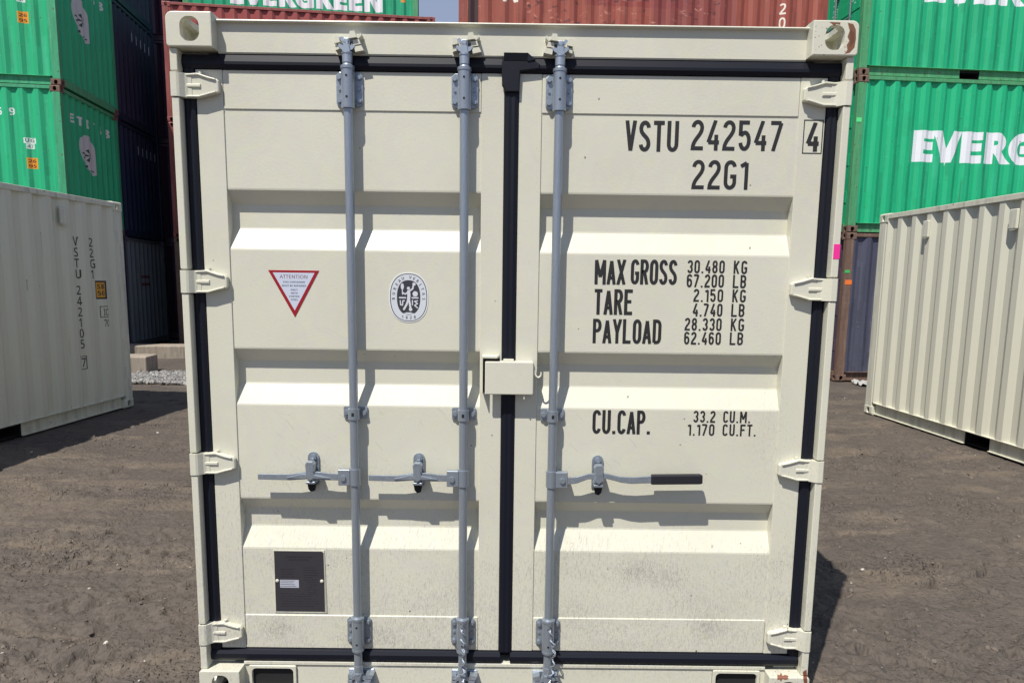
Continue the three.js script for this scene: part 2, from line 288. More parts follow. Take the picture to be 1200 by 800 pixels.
  for (let i = 0; i < N;) {
    const x = (r() < 0.5 ? -1 : 1) * (1.27 + 4.3 * r()), z = 0.5 - 8.6 * r(); if (roughness(x, z) < r() * 0.9) continue;
    if (rest(x, z) > 0.8) continue;
    const s = 0.0035 + 0.012 * Math.pow(r(), 5); q.setFromEuler(new THREE.Euler(r() * 0.6, r() * 6.3, r() * 0.6)); M.compose(v.set(x, height(x, z) + s * 0.15, z), q, new THREE.Vector3(s, s, s)); clods.setMatrixAt(i, M);
    const t = r(); clods.setColorAt(i, t < 0.965 ? col.setRGB(0.12, 0.1, 0.083).multiplyScalar(0.75 + 0.5 * r()) : col.setRGB(0.42, 0.4, 0.36).multiplyScalar(0.6 + 0.6 * r())); i++;
  }
  clods.name = 'mud_crumbs'; clods.userData = { kind: 'stuff', label: 'crumbs of mud and small stones on the ground', category: 'mud' }; clods.castShadow = clods.receiveShadow = true; scene.add(clods);
}

// ---------------------------------------------------------------- corner casting, cut from a block
const stadium = (w, h, d, r = Math.min(w, h) / 2) => {
  const s = new THREE.Shape(), x = w / 2, y = h / 2; s.moveTo(-x + r, -y); s.lineTo(x - r, -y); s.absarc(x - r, -y + r, r, -Math.PI / 2, 0); s.lineTo(x, y - r); s.absarc(x - r, y - r, r, 0, Math.PI / 2); s.lineTo(-x + r, y); s.absarc(-x + r, y - r, r, Math.PI / 2, Math.PI); s.lineTo(-x, -y + r); s.absarc(-x + r, -y + r, r, Math.PI, 1.5 * Math.PI);
  return new THREE.ExtrudeGeometry(s, { depth: d, bevelEnabled: false, curveSegments: 8 }).translate(0, 0, -d / 2);
};
// upper casting at the +x side of an end that faces +z: outer corner at (0, 0, 0), block reaches to -x, -y, -z
function castingGeo() {
  const ev = new Evaluator(); ev.attributes = ['position', 'normal', 'uv'];
  const s = new THREE.Shape(), r = 0.024; s.moveTo(-0.162, -0.118); s.lineTo(-0.012, -0.118); s.absarc(-0.012, -0.106, 0.012, -Math.PI / 2, 0); s.lineTo(0, -r); s.absarc(-r, -r, r, 0, Math.PI / 2); s.lineTo(-0.162, 0); s.lineTo(-0.162, -0.118);
  const block = new THREE.ExtrudeGeometry(s, { depth: 0.17, bevelEnabled: true, bevelThickness: 0.004, bevelSize: 0.004, bevelOffset: -0.004, bevelSegments: 2, curveSegments: 6 }).translate(0, 0, -0.174);
  let b = new Brush(plain(block));
  for (const cut of [bx(-0.146, -0.022, -0.1, -0.02, -0.158, -0.026, 0), stadium(0.068, 0.083, 0.12, 0.03).translate(-0.084, -0.058, 0), stadium(0.065, 0.08, 0.12, 0.03).rotateY(Math.PI / 2).translate(0, -0.058, -0.089), stadium(0.0635, 0.124, 0.12).rotateX(Math.PI / 2).translate(-0.084, 0, -0.089)]) {
    const o = new Brush(plain(cut)); b.updateMatrixWorld(); o.updateMatrixWorld(); b = ev.evaluate(b, o, SUBTRACTION);
  }
  return plain(b.geometry);
}
function divide(g, test) {                                            // faces that pass the test, and the others
  const p = g.attributes.position, sets = [[], []]; for (let i = 0; i < p.count; i += 3) { const c = [0, 1, 2].map((k) => (p.getComponent(i, k) + p.getComponent(i + 1, k) + p.getComponent(i + 2, k)) / 3); sets[test(c) ? 0 : 1].push(i); }
  return sets.map((set) => { const r = new THREE.BufferGeometry(); for (const n of ['position', 'normal', 'uv']) { const a = g.attributes[n], o = new Float32Array(set.length * 3 * a.itemSize); set.forEach((i, j) => o.set(a.array.subarray(i * a.itemSize, (i + 3) * a.itemSize), j * 3 * a.itemSize)); r.setAttribute(n, new THREE.BufferAttribute(o, a.itemSize)); } return r; });
}
const [CAVE, CAST] = divide(castingGeo(), ([x, y, z]) => x > -0.1465 && x < -0.0215 && y > -0.1005 && y < -0.0195 && z > -0.1585 && z < -0.0255), CAST_L = mirrorX(CAST), CAVE_L = mirrorX(CAVE);

// ---------------------------------------------------------------- shapes shared by every container, in its own axes: x along, z across, base at y = 0
const LEN = 6.058, WID = 2.438, HGT = 2.591;
const shapes = {};
function wave(from, to, depth, out, pitch = 0.278) {               // corrugated outline: [along, out]
  const n = Math.max(1, Math.round((to - from) / pitch)), p = (to - from) / n, a = p * 0.26, s = p * 0.24, pts = [[from, out]];
  for (let i = 0; i < n; i++) { const x = from + i * p; pts.push([x + a * 0.5, out], [x + a * 0.5 + s, out - depth], [x + a * 1.5 + s, out - depth], [x + a * 1.5 + 2 * s, out]); }
  pts.push([to, out]); return pts;
}
function wallUV(g, along, L) { const p = g.attributes.position, uv = g.attributes.uv; for (let i = 0; i < p.count; i++) uv.setXY(i, (along === 'x' ? p.getX(i) + L / 2 : p.getZ(i) + L / 2) / L, p.getY(i) / 2.6); return g; }
function containerShapes() {
  if (shapes.done) return shapes; shapes.done = true;
  const hl = LEN / 2, hw = WID / 2;
  // castings: end +x right/left etc.; the block's front is its +z face, so turn it to face along x
  shapes.casting = [];
  for (const sx of [-1, 1]) for (const sz of [-1, 1]) for (const top of [0, 1]) {
    const left = sx * sz > 0, g = (left ? CAST_L : CAST).clone(), q = (left ? CAVE_L : CAVE).clone();                     // after turning, the outer corner must lie at (sx hl, sz hw)
    for (const h of [g, q]) {
      if (!top) upend(h); h.rotateY(sx > 0 ? Math.PI / 2 : -Math.PI / 2); h.translate(sx * hl, top ? HGT : 0, sz * hw); uvMetres(h);
    }
    shapes.casting.push([g, q]);
  }
  shapes.post = []; for (const sx of [-1, 1]) for (const sz of [-1, 1]) { const x = sx * (hl - 0.004), z = sz * (hw - 0.004), x2 = x - sx * 0.14, z2 = z - sz * 0.1; shapes.post.push(uvMetres(join([bx(Math.min(x, x2), Math.max(x, x2), 0.118, HGT - 0.118, Math.min(z, z2), Math.max(z, z2), 0.006)]))); }
  shapes.topRail = [-1, 1].map((s) => uvMetres(join([bx(-hl + 0.178, hl - 0.178, HGT - 0.072, HGT - 0.012, Math.min(s * (hw - 0.002), s * (hw - 0.062)), Math.max(s * (hw - 0.002), s * (hw - 0.062)), 0.006)])));
  const pk = [[-1.205, -0.845], [0.845, 1.205]];
  shapes.bottomRail = [-1, 1].map((s) => {
    const zz = (a, b) => [Math.min(s * a, s * b), Math.max(s * a, s * b)], w = zz(hw - 0.05, hw - 0.056), L = [bx(-hl + 0.178, hl - 0.178, 0.158, 0.166, ...zz(hw - 0.006, hw - 0.056), 0.002)];
    for (const [a, b] of [[-hl + 0.178, pk[0][0]], [pk[0][1], pk[1][0]], [pk[1][1], hl - 0.178]]) L.push(bx(a, b, 0.02, 0.158, ...w, 0), bx(a, b, 0.014, 0.02, ...zz(hw - 0.03, hw - 0.056), 0));
    return uvMetres(join(L));
  });
  shapes.pocket = pk.map(([a, b]) => join([bx(a - 0.004, b + 0.004, 0.02, 0.026, -hw + 0.06, hw - 0.06, 0), bx(a - 0.004, b + 0.004, 0.15, 0.156, -hw + 0.06, hw - 0.06, 0), bx(a - 0.006, a, 0.02, 0.156, -hw + 0.06, hw - 0.06, 0), bx(b, b + 0.006, 0.02, 0.156, -hw + 0.06, hw - 0.06, 0), bx(a, b, 0.026, 0.15, -0.05, 0.05, 0)]));  // tunnel walls; the block across the middle is added to stop light passing through
  const w = wave(-hl + 0.14, hl - 0.14, 0.036, 0);
  shapes.side = [-1, 1].map((s) => wallUV(loft(w.map(([x, o]) => [x, s * (hw - 0.01 + o)]), (x, z, t) => [x, t, z], 0.166, HGT - 0.07, false, false), 'x', LEN));
  const e = wave(-hw + 0.1, hw - 0.1, 0.045, 0, 0.25);
  shapes.end = [-1, 1].map((s) => wallUV(loft(e.map(([z, o]) => [z, s * (hl - 0.03 + o)]), (z, x, t) => [x, t, z], 0.16, HGT - 0.08, false, false), 'z', WID));
  shapes.endRails = [-1, 1].map((s) => [[bx(Math.min(s * (hl - 0.01), s * (hl - 0.09)), Math.max(s * (hl - 0.01), s * (hl - 0.09)), 0.02, 0.162, -hw + 0.162, hw - 0.162)], [bx(Math.min(s * (hl - 0.02), s * (hl - 0.09)), Math.max(s * (hl - 0.02), s * (hl - 0.09)), HGT - 0.085, HGT - 0.015, -hw + 0.162, hw - 0.162)]].map((q) => uvMetres(join(q))));
  const rf = wave(-hl + 0.18, hl - 0.18, 0.02, 0, 0.209);
  shapes.roof = uvMetres(loft(rf.map(([x, o]) => [x, HGT - 0.016 + o]), (x, y, t) => [x, y, t], -hw + 0.03, hw - 0.03, false, false));
  shapes.floor = uvMetres(join([bx(-hl + 0.15, hl - 0.15, 0.125, 0.156, -hw + 0.07, hw - 0.07, 0)]));
  shapes.vent = uvMetres(join([bx(-0.05, 0.05, -0.09, 0.1, 0, 0.03, 0.008), bx(-0.035, 0.035, -0.1, -0.09, 0.004, 0.026, 0)]));
  // doors of the stacked containers: leaf, bars
  shapes.leaf = [-1, 1].map((k) => { const z0 = k < 0 ? -hw + 0.12 : 0.012, z1 = k < 0 ? -0.012 : hw - 0.12, L = [bx(-0.05, 0, 0.17, HGT - 0.1, z0, z1, 0.004)]; for (const y of [0.62, 1.25, 1.88]) L.push(bx(-0.006, 0.008, y - 0.1, y + 0.1, z0 + 0.1, z1 - 0.1, 0.004)); return uvMetres(join(L)); });
  shapes.bar = uvMetres(join([cyl(0.017, 0.045, 0.1, 0, 0.045, HGT - 0.06, 0, 10), ...[0.2, 0.9, 1.6, HGT - 0.2].map((y) => bx(0, 0.055, y - 0.05, y + 0.05, -0.05, 0.05, 0.003)), bx(0.03, 0.06, 1.05, 1.08, -0.02, 0.36, 0.003)]));
  return shapes;
}
function corner(pt, turn, sx, sz) {                                   // base centre of a container whose corner (sx, sz) stands at pt
  const ex = [Math.cos(turn), -Math.sin(turn)], ez = [Math.sin(turn), Math.cos(turn)];
  return [pt[0] - sx * ex[0] * LEN / 2 - sz * ez[0] * WID / 2, pt[1] - sx * ex[1] * LEN / 2 - sz * ez[1] * WID / 2];
}
function container({ label, group, at, level = 0, turn, frame, wall, end, casting, doors = 0, vents = false, name = 'shipping_container' }) {
  const S = containerShapes(), t = thing(name, label, 'container', [at[0], level * HGT, at[1]], turn, group);
  S.casting.forEach(([g, q]) => part('cavity', q, casting || frame, part('corner_casting', g, casting || frame, t))); S.post.forEach((g) => part('corner_post', g, frame, t));
  S.topRail.forEach((g) => part('top_rail', g, frame, t)); S.bottomRail.forEach((g) => part('bottom_rail', g, frame, t)); S.pocket.forEach((g) => part('fork_pocket', g, black, t));  // fork pockets coloured black to stand for the shade inside them
  S.side.forEach((g) => part('side_wall', g, wall || frame, t)); part('roof', S.roof, frame, t); part('floor', S.floor, black, t); S.endRails.forEach((p) => p.forEach((g, i) => part(i ? 'end_header' : 'end_sill', g, frame, t)));
  for (const k of [-1, 1]) {
    if (k !== doors) { part('end_wall', S.end[k < 0 ? 0 : 1], end || frame, t); continue; }
    for (const j of [0, 1]) {
      const d = part('door', S.leaf[j], end || frame, t); d.position.x = k * (LEN / 2 - 0.06); if (k < 0) d.rotation.y = Math.PI;
      for (const z of [0.3, 0.78]) { const b = part('locking_bar', S.bar, galv, d); b.position.z = (j ? 1 : -1) * z; }
    }
  }
  if (vents) for (const x of vents) part('vent', S.vent, frame, t).position.set(x, 2.33, WID / 2 - 0.012);
  return t;
}

// ---------------------------------------------------------------- stencil lettering: strokes with real edges, laid on the paint
const GW = { M: 0.62, W: 0.6, '1': 0.3, '.': 0.2, ',': 0.2, ' ': 0.3, I: 0.16 };
function strokesOf(ch, s) {
  const w = GW[ch] || 0.46, L = s, R = w - s, B = s, T = 1 - s, m = w / 2, r = (R - L) / 2, D = Math.PI / 180;
  const el = (cx, cy, rx, ry, a, b, n = 14) => Array.from({ length: n + 1 }, (_, i) => { const t = (a + (b - a) * i / n) * D; return [cx + rx * Math.cos(t), cy + ry * Math.sin(t)]; });
  const bz = (p, q, u, v, n = 10) => Array.from({ length: n + 1 }, (_, i) => { const t = i / n, k = 1 - t; return [0, 1].map((c) => k * k * k * p[c] + 3 * k * k * t * q[c] + 3 * k * t * t * u[c] + t * t * t * v[c]); });
  const k = r * 1.15;
  const S = {
    V: [[[L, 1], [m, B * 0.4], [R, 1]]], T: [[[0, T], [w, T]], [[m, T], [m, 0]]], U: [[[L, 1], ...el(m, B + k, r, k, 180, 360), [R, 1]]],
    S: [[...el(m, T - k, r, k, 10, 180), ...bz([L, T - k], [L, 0.52], [R, 0.5], [R, B + k]), ...el(m, B + k, r, k, 0, -170)]],
    '2': [[...el(m, T - k, r, k, 175, 0), ...bz([R, T - k], [R, 0.5], [L, 0.36], [L, B]), [w, B]]],
    '4': [[[m + 0.07, 1], [L * 0.8, 0.27], [w, 0.27]], [[R - 0.05, 0.52], [R - 0.05, 0]]],
    '5': [[[R, T], [L, T], [L, 0.56], ...el(m, B + 0.27, r, 0.27, 130, -165)]], '7': [[[0, T], [R, T], [m - 0.1, 0]]],
    G: [[...el(m, T - k, r, k, 12, 180), ...el(m, B + k, r, k, 180, 360), [R, 0.45], [m, 0.45]]], C: [[...el(m, T - k, r, k, 12, 180), ...el(m, B + k, r, k, 180, 348)]],
    '1': [[[0.02, 0.8], [w - s, T - 0.02], [w - s, 0]]], M: [[[L, 0], [L, 1 - s * 0.5], [m, 0.3], [R, 1 - s * 0.5], [R, 0]]], A: [[[L * 0.7, 0], [m, T], [w - L * 0.7, 0]], [[w * 0.2, 0.27], [w * 0.8, 0.27]]],
    X: [[[L * 0.6, 0], [w - L * 0.6, 1]], [[L * 0.6, 1], [w - L * 0.6, 0]]], O: [[...el(m, T - k, r, k, 0, 180), ...el(m, B + k, r, k, 180, 360), [R, T - k]]],
    R: [[[L, 0], [L, T], [m, T], ...el(m, T - 0.21, r, 0.21, 90, -90), [L, T - 0.42]], [[m, T - 0.42], [R, 0]]], P: [[[L, 0], [L, T], [m, T], ...el(m, T - 0.21, r, 0.21, 90, -90), [L, T - 0.42]]],
    E: [[[w, T], [L, T], [L, B], [w, B]], [[L, 0.52], [R, 0.52]]], F: [[[w, T], [L, T], [L, 0]], [[L, 0.52], [R, 0.52]]], L: [[[L, 1], [L, B], [w, B]]], Y: [[[L * 0.6, 1], [m, 0.45], [m, 0]], [[w - L * 0.6, 1], [m, 0.45]]],
    D: [[[L, B], [L, T], [m - 0.04, T], ...el(m, T - k, r, k, 80, 0), ...el(m, B + k, r, k, 0, -80), [m - 0.04, B], [L, B]]],
    '3': [[...el(m, T - 0.215, r, 0.215, 165, -90), ...el(m, B + 0.215, r, 0.215, 90, -165)]], '8': [el(m, T - 0.2, r * 0.92, 0.2, 90, 450, 22), el(m, B + 0.225, r, 0.225, 90, 450, 22)],
    '6': [[...el(m, T - k, r, k, 15, 180), [L, B + 0.26], ...el(m, B + 0.26, r, 0.26, 180, 540, 22)]], K: [[[L, 0], [L, 1]], [[R, 1], [L, 0.42]], [[L + 0.1, 0.55], [R, 0]]],
    B: [[[L, B], [L, T], [m, T], ...el(m, T - 0.21, r, 0.21, 90, -90), [m, 0.5], ...el(m, B + 0.22, r, 0.22, 90, -90), [L, B]], [[L, 0.51], [m, 0.51]]], N: [[[L, 0], [L, 1], [R, 0], [R, 1]]], I: [[[m, 0], [m, 1]]],
    '.': [[[m, 0], [m, 0.13]]], ',': [[[m, 0], [m, 0.13]]],
  };
  S['0'] = S.O; return { w, strokes: S[ch] || [] };
}
function ribbon(pts, hw, P) {
  const q = pts.filter((p, i) => !i || Math.hypot(p[0] - pts[i - 1][0], p[1] - pts[i - 1][1]) > 1e-5), n = q.length, side = [];
  for (let i = 0; i < n; i++) {
    const a = q[Math.max(0, i - 1)], b = q[Math.min(n - 1, i + 1)], c = q[i];
    let d1 = [c[0] - a[0], c[1] - a[1]], d2 = [b[0] - c[0], b[1] - c[1]]; if (!i) d1 = d2; if (i === n - 1) d2 = d1;
    const l1 = Math.hypot(...d1) || 1, l2 = Math.hypot(...d2) || 1, n1 = [-d1[1] / l1, d1[0] / l1], n2 = [-d2[1] / l2, d2[0] / l2]; let m = [n1[0] + n2[0], n1[1] + n2[1]]; const ml = Math.hypot(...m) || 1; m = [m[0] / ml, m[1] / ml];
    const k = hw / Math.max(0.45, m[0] * n1[0] + m[1] * n1[1]); side.push([[c[0] + m[0] * k, c[1] + m[1] * k], [c[0] - m[0] * k, c[1] - m[1] * k]]);
  }
  for (let i = 0; i + 1 < n; i++) { const [a, b] = side[i], [c, d] = side[i + 1]; for (const v of [b, d, c, b, c, a]) P.push(v); }
}
function lettering(text, x0, x1, y0, y1, z, sw = 0.135) {            // fills the box x0..x1, y0..y1
  const s = sw / 2, glyphs = [...text].map((c) => strokesOf(c, s)), gap = 0.14, total = glyphs.reduce((a, g) => a + g.w + gap, -gap), h = y1 - y0, kx = (x1 - x0) / total, tri = [];
  let x = 0, layer = 0; const asp = kx / h;
  for (const g of glyphs) {
    for (const st of g.strokes) {
      const q = st.map(([a, b]) => [a * asp, b]), runs = [[q[0]]];
      for (let i = 1; i < q.length; i++) {                              // a new piece at each sharp corner, so that arms keep their width
        runs[runs.length - 1].push(q[i]); if (i === q.length - 1) break;
        const u = [q[i][0] - q[i - 1][0], q[i][1] - q[i - 1][1]], v = [q[i + 1][0] - q[i][0], q[i + 1][1] - q[i][1]], c = (u[0] * v[0] + u[1] * v[1]) / (Math.hypot(...u) * Math.hypot(...v) || 1); if (c < -0.2) runs.push([q[i]]);
      }
      for (const run of runs) { const P = []; ribbon(run, s, P); const zz = z + 0.00012 * (layer++ % 4); for (const p of P) tri.push(x0 + x * kx + p[0] * h, y0 + Math.max(0, Math.min(1, p[1])) * h, zz); }
    }
    x += g.w + gap;
  }
  const geo = new THREE.BufferGeometry(); geo.setAttribute('position', new THREE.Float32BufferAttribute(tri, 3)); geo.computeVertexNormals();
  const n = geo.attributes.normal; for (let i = 0; i < n.count; i++) n.setXYZ(i, 0, 0, 1); return plain(geo);
}

// ---------------------------------------------------------------- the beige container whose doors face us
const beigeSide = new THREE.MeshStandardMaterial({ map: wallTex(LEN, BEIGE, 0.05, 301, null, null, 0.25), roughness: 0.45 });
const beigeFrame = paint(BEIGE, 0.06, 302, 0.45);
{
  const t = thing('shipping_container', 'closed beige container with black markings, four hinges a side and three locking rods', 'container');
  const S = containerShapes(), inBody = (m) => { m.rotation.y = -Math.PI / 2; m.position.z = -LEN / 2; return m; };
  for (let i = 0; i < 4; i++) part('cavity', S.casting[i][1], beigeFrame, inBody(part('corner_casting', S.casting[i][0], beigeFrame, t)));
  for (let i = 0; i < 2; i++) { inBody(part('corner_post', S.post[i], beigeFrame, t)); inBody(part('top_rail', S.topRail[i], beigeFrame, t)); inBody(part('bottom_rail', S.bottomRail[i], beigeFrame, t)); inBody(part('side_wall', S.side[i], beigeSide, t)); inBody(part('fork_pocket', S.pocket[i], black, t)); }  // fork pockets in black, which paints their inner shade
  inBody(part('roof', S.roof, beigeFrame, t)); inBody(part('floor', S.floor, black, t)); inBody(part('end_wall', S.end[0], beigeFrame, t)); S.endRails[0].forEach((g, i) => inBody(part(i ? 'end_header' : 'end_sill', g, beigeFrame, t)));

  for (const s of [1, -1]) for (const top of [1, 0]) {
    const place = (g) => { const h = g.clone(); if (!top) upend(h); return uvFront(h.translate(s * 1.219, top ? HGT : 0, 0)); };
    part('cavity', place(s > 0 ? CAVE : CAVE_L), beigeFrame, part('corner_casting', place(s > 0 ? CAST : CAST_L), beigeFront, t, s > 0 && top ? 'corner casting with rust showing through chipped paint' : undefined));
  }
  const HINGE = [2.350, 1.653, 0.958, 0.263], HH = 0.0415;
  // corner posts at the doors: strip in pieces between the hinge lugs, jamb behind
  for (const s of [-1, 1]) {
    const L = [], cuts = [0.118, ...HINGE.slice().reverse().flatMap((y) => [y - HH - 0.003, y + HH + 0.003]), HGT - 0.118];
    for (let i = 0; i < cuts.length; i += 2) L.push(bx(-1.2155, -1.188, cuts[i] + 0.0005, cuts[i + 1], -0.075, -0.012, 0.004));
    L.push(bx(-1.213, -1.196, 0.118, HGT - 0.118, -0.16, -0.03, 0.002), bx(-1.2, -1.1, 0.118, HGT - 0.118, -0.19, -0.074, 0.002));
    const g = join(L); part('corner_post', uvFront(s < 0 ? g : mirrorX(g)), beigeFront, t);
  }
  // header with its drip lip, sill with the two cut-outs
  part('door_header', uvFront(join([alongX([[2.467, -0.16], [2.467, -0.054], [2.472, -0.051], [2.566, -0.051], [2.569, -0.05], [2.571, -0.036], [2.574, -0.034], [2.578, -0.036], [2.58, -0.05], [2.58, -0.16]], -1.058, 1.058)])), beigeFront, t);
  {
    const L = [bx(-1.058, 1.058, 0.118, 0.134, -0.16, -0.05, 0.003), bx(-0.845, 0.845, 0.012, 0.1185, -0.16, -0.056, 0.002), bx(-1.058, 1.058, 0.006, 0.0125, -0.16, -0.05, 0.001), bx(-1.058, -1.036, 0.012, 0.1185, -0.16, -0.056, 0.001), bx(1.036, 1.058, 0.012, 0.1185, -0.16, -0.056, 0.001)];
    const sill = part('door_sill', uvFront(join(L)), beigeFront, t);
    for (const s of [-1, 1]) {
      const o = new THREE.Shape(), i0 = new THREE.Path(), rr = (p, x0, x1, y0, y1, r) => { p.moveTo(x0 + r, y0); p.lineTo(x1 - r, y0); p.absarc(x1 - r, y0 + r, r, -Math.PI / 2, 0); p.lineTo(x1, y1 - r); p.absarc(x1 - r, y1 - r, r, 0, Math.PI / 2); p.lineTo(x0 + r, y1); p.absarc(x0 + r, y1 - r, r, Math.PI / 2, Math.PI); p.lineTo(x0, y0 + r); p.absarc(x0 + r, y0 + r, r, Math.PI, Math.PI * 1.5); };
      rr(o, -1.037, -0.846, 0.013, 0.1165, 0.006); rr(i0, -1.025, -0.858, 0.02, 0.104, 0.018); o.holes.push(i0);
      const g = plain(new THREE.ExtrudeGeometry(o, { depth: 0.012, bevelEnabled: true, bevelThickness: 0.002, bevelSize: 0.0015, bevelOffset: -0.0015, bevelSegments: 1, curveSegments: 6 }).translate(0, 0, -0.06));
      part('pocket_frame', uvFront(s < 0 ? g : mirrorX(g)), beigeFront, sill);
      const b = bx(-1.03, -0.85, 0.014, 0.112, -0.125, -0.062, 0); part('pocket_shade_fill', s < 0 ? b : mirrorX(b), black, sill);  // black block in the recess, its colour standing for the shade there
    }
  }
  // the two doors
  const ZF = -0.055, ZP = -0.0595, ZG = ZP - 0.04;
  const panelProfile = [[2.29, ZP]]; for (const [a, b] of [[1.992, 1.778], [1.402, 1.189], [0.812, 0.612]]) { const f = 0.075, f2 = 0.048, e = 0.006; panelProfile.push([a + e, ZP], [a, ZP - 0.001], [a - f2, ZG + 0.001], [a - f2 - e, ZG], [b + f + e, ZG], [b + f, ZG + 0.001], [b, ZP - 0.001], [b - e, ZP]); } panelProfile.push([0.318, ZP]);
  const sealV = (x0, x1) => { const w = x1 - x0, c = (x0 + x1) / 2; return [[x0, -0.06], [x0 + 0.003, -0.05], [c - w * 0.2, -0.045], [c, -0.047], [c + w * 0.2, -0.045], [x1 - 0.003, -0.05], [x1, -0.06]]; };
  const topSeal = [[2.414, -0.06], [2.415, -0.048], [2.428, -0.0415], [2.438, -0.0415], [2.461, -0.0478], [2.4655, -0.06]], botSeal = [[0.137, -0.06], [0.139, -0.049], [0.15, -0.043], [0.168, -0.0425], [0.182, -0.05], [0.186, -0.06]];
  const doors = {};
  for (const s of [-1, 1]) {
    const flip = (g) => (s < 0 ? g : mirrorX(g)), d = new THREE.Group(); d.name = 'door'; t.add(d); doors[s] = d;
    part('door_panel', uvFront(flip(alongX(panelProfile, -1.06, -0.1, false))), beigeFront, d);
    part('frame_stile', uvFront(flip(join([bx(-1.145, -1.048, 0.188, 2.413, -0.105, ZF, 0.0025)]))), beigeFront, d);
    part('frame_stile', uvFront(flip(join([bx(-0.110, -0.0265, 0.188, 2.413, -0.105, ZF, 0.0025)]))), beigeFront, d);
    part('frame_rail', uvFront(flip(join([bx(-1.0475, -0.1105, 2.276, 2.413, -0.105, ZF - 0.0006, 0.0035)]))), beigeFront, d);
    part('frame_rail', uvFront(flip(join([bx(-1.0475, -0.1105, 0.188, 0.331, -0.105, ZF - 0.0006, 0.0045)]))), beigeFront, d);
    part('door_seal_and_backing', join([flip(alongY(sealV(-1.192, -1.145), 0.186, 2.4145)), flip(alongX(topSeal, -1.192, -0.02)), flip(alongX(botSeal, -1.187, -0.02)), flip(bx(-1.19, -0.0, 0.14, 2.462, -0.125, -0.11, 0))]), rubber, d);  // last sheet is an unseen backing added behind the door to block light
  }
  // seal of the meeting edge with the folded overlap at its head, on the right door
  part('meeting_seal', join([alongY(sealV(-0.0265, 0.0265), 0.186, 2.4145), plate([[-0.034, 2.4665], [0.05, 2.4665], [0.08, 2.455], [0.1, 2.442], [0.1, 2.425], [0.03, 2.416], [0.027, 2.345], [-0.022, 2.345], [-0.036, 2.368], [-0.038, 2.44]], -0.05, -0.037, 0.004), loft([[2.448, -0.045], [2.479, -0.045], [2.477, -0.03], [2.452, -0.036]], (y, z, x) => [x, y, z], -0.03, 0.055), loft([[0.055, 2.479], [0.055, 2.45], [0.083, 2.456]], (x, y, z) => [x, y, z], -0.048, -0.034)]), rubber, doors[1]);

  // hinges: lug in the post, ribbed blade on the door
  const lug = [[-1.2175, -0.07], [-1.2175, -0.013], [-1.213, -0.0085], [-1.194, -0.0085], [-1.186, -0.012], [-1.179, -0.019], [-1.172, -0.0265], [-1.163, -0.031], [-1.15, -0.032], [-1.15, -0.05], [-1.16, -0.07]];
  for (const y of HINGE) for (const s of [-1, 1]) {
    const h = HH, L = [alongY(lug, y - h, y + h),
      plate([[-1.158, y - h + 0.001], [-1.158, y + h - 0.001], [-1.128, y + h + 0.003], [-1.085, y + 0.031], [-1.06, y + 0.025], [-1.054, y + 0.018], [-1.054, y - 0.019], [-1.06, y - 0.024], [-1.09, y - 0.031], [-1.128, y - h]], -0.0548, -0.0335, 0.004),
      plate([[-1.172, y + h - 0.009], [-1.172, y + h - 0.002], [-1.128, y + h + 0.002], [-1.088, y + 0.031], [-1.064, y + 0.025], [-1.064, y + 0.019], [-1.09, y + 0.024], [-1.126, y + h - 0.006]], -0.036, -0.0275, 0.0025),
      plate([[-1.172, y - h + 0.001], [-1.172, y - h + 0.008], [-1.124, y - h + 0.008], [-1.09, y - 0.024], [-1.064, y - 0.018], [-1.064, y - 0.0235], [-1.09, y - 0.0305], [-1.124, y - h + 0.001]], -0.036, -0.0275, 0.0025),
      plate([[-1.172, y - 0.006], [-1.172, y + 0.006], [-1.118, y + 0.006], [-1.118, y - 0.006]], -0.036, -0.0285, 0.0025), cyl(0.007, -1.122, y + h + 0.001, -0.044, -1.122, y + h + 0.009, -0.044, 10)];
    const g = join(L); part('hinge', uvFront(s < 0 ? g : mirrorX(g)), beigeFront, doors[s]);
  }

  // locking rods: bar, two bearings, guide, cams, keepers, handle
  const ZR = -0.0215, rods = [{ x: -0.587, h: -1, cam: 1 }, { x: -0.170, h: -1, cam: 1 }, { x: 0.171, h: 1, cam: -1 }];
  for (const { x, h, cam } of rods) {
    const g = new THREE.Group(); g.name = 'locking_rod'; t.add(g);
    const m = (list) => join(list), at = (q) => q.translate(x, 0, 0);
    part('bar', at(m([cyl(0.0165, 0, 0.12, ZR, 0, 2.46, ZR, 24)])), galv, g);
    for (const up of [1, 0]) {                                      // bearing: pressed plate, sleeve, bolts
      const y0 = up ? 2.288 : 0.214, y1 = up ? 2.408 : 0.33, mid = (y0 + y1) / 2, c = 0.012;
      const L = [plate([[-0.048 + c, y0], [0.048 - c, y0], [0.048, y0 + c], [0.048, y1 - c], [0.048 - c, y1], [-0.048 + c, y1], [-0.048, y1 - c], [-0.048, y0 + c]], -0.0545, -0.0475, 0.0015), cyl(0.0235, 0, y0 - 0.004, ZR, 0, y1 + 0.004, ZR, 26), bx(-0.0235, 0.0235, y0 + 0.004, y1 - 0.004, -0.05, ZR, 0.003), cyl(0.0255, 0, y1 + 0.002, ZR, 0, y1 + 0.012, ZR, 26), cyl(0.021, 0, y1 + 0.012, ZR, 0, y1 + 0.018, ZR, 26, 0.0175), cyl(0.0245, 0, y0 - 0.012, ZR, 0, y0 - 0.003, ZR, 26)];
      for (const bxx of [-0.036, 0.036]) { for (const by of [y0 + 0.02, y1 - 0.02]) L.push(cyl(0.0095, bxx, by, -0.0478, bxx, by, -0.0445, 12), hexBolt(bxx, by, -0.0445, -0.038, 0.0078)); L.push(cyl(0.0045, bxx, mid, -0.0478, bxx, mid, -0.043, 8)); }
      const b = part('bearing', at(m(L)), galv, g);
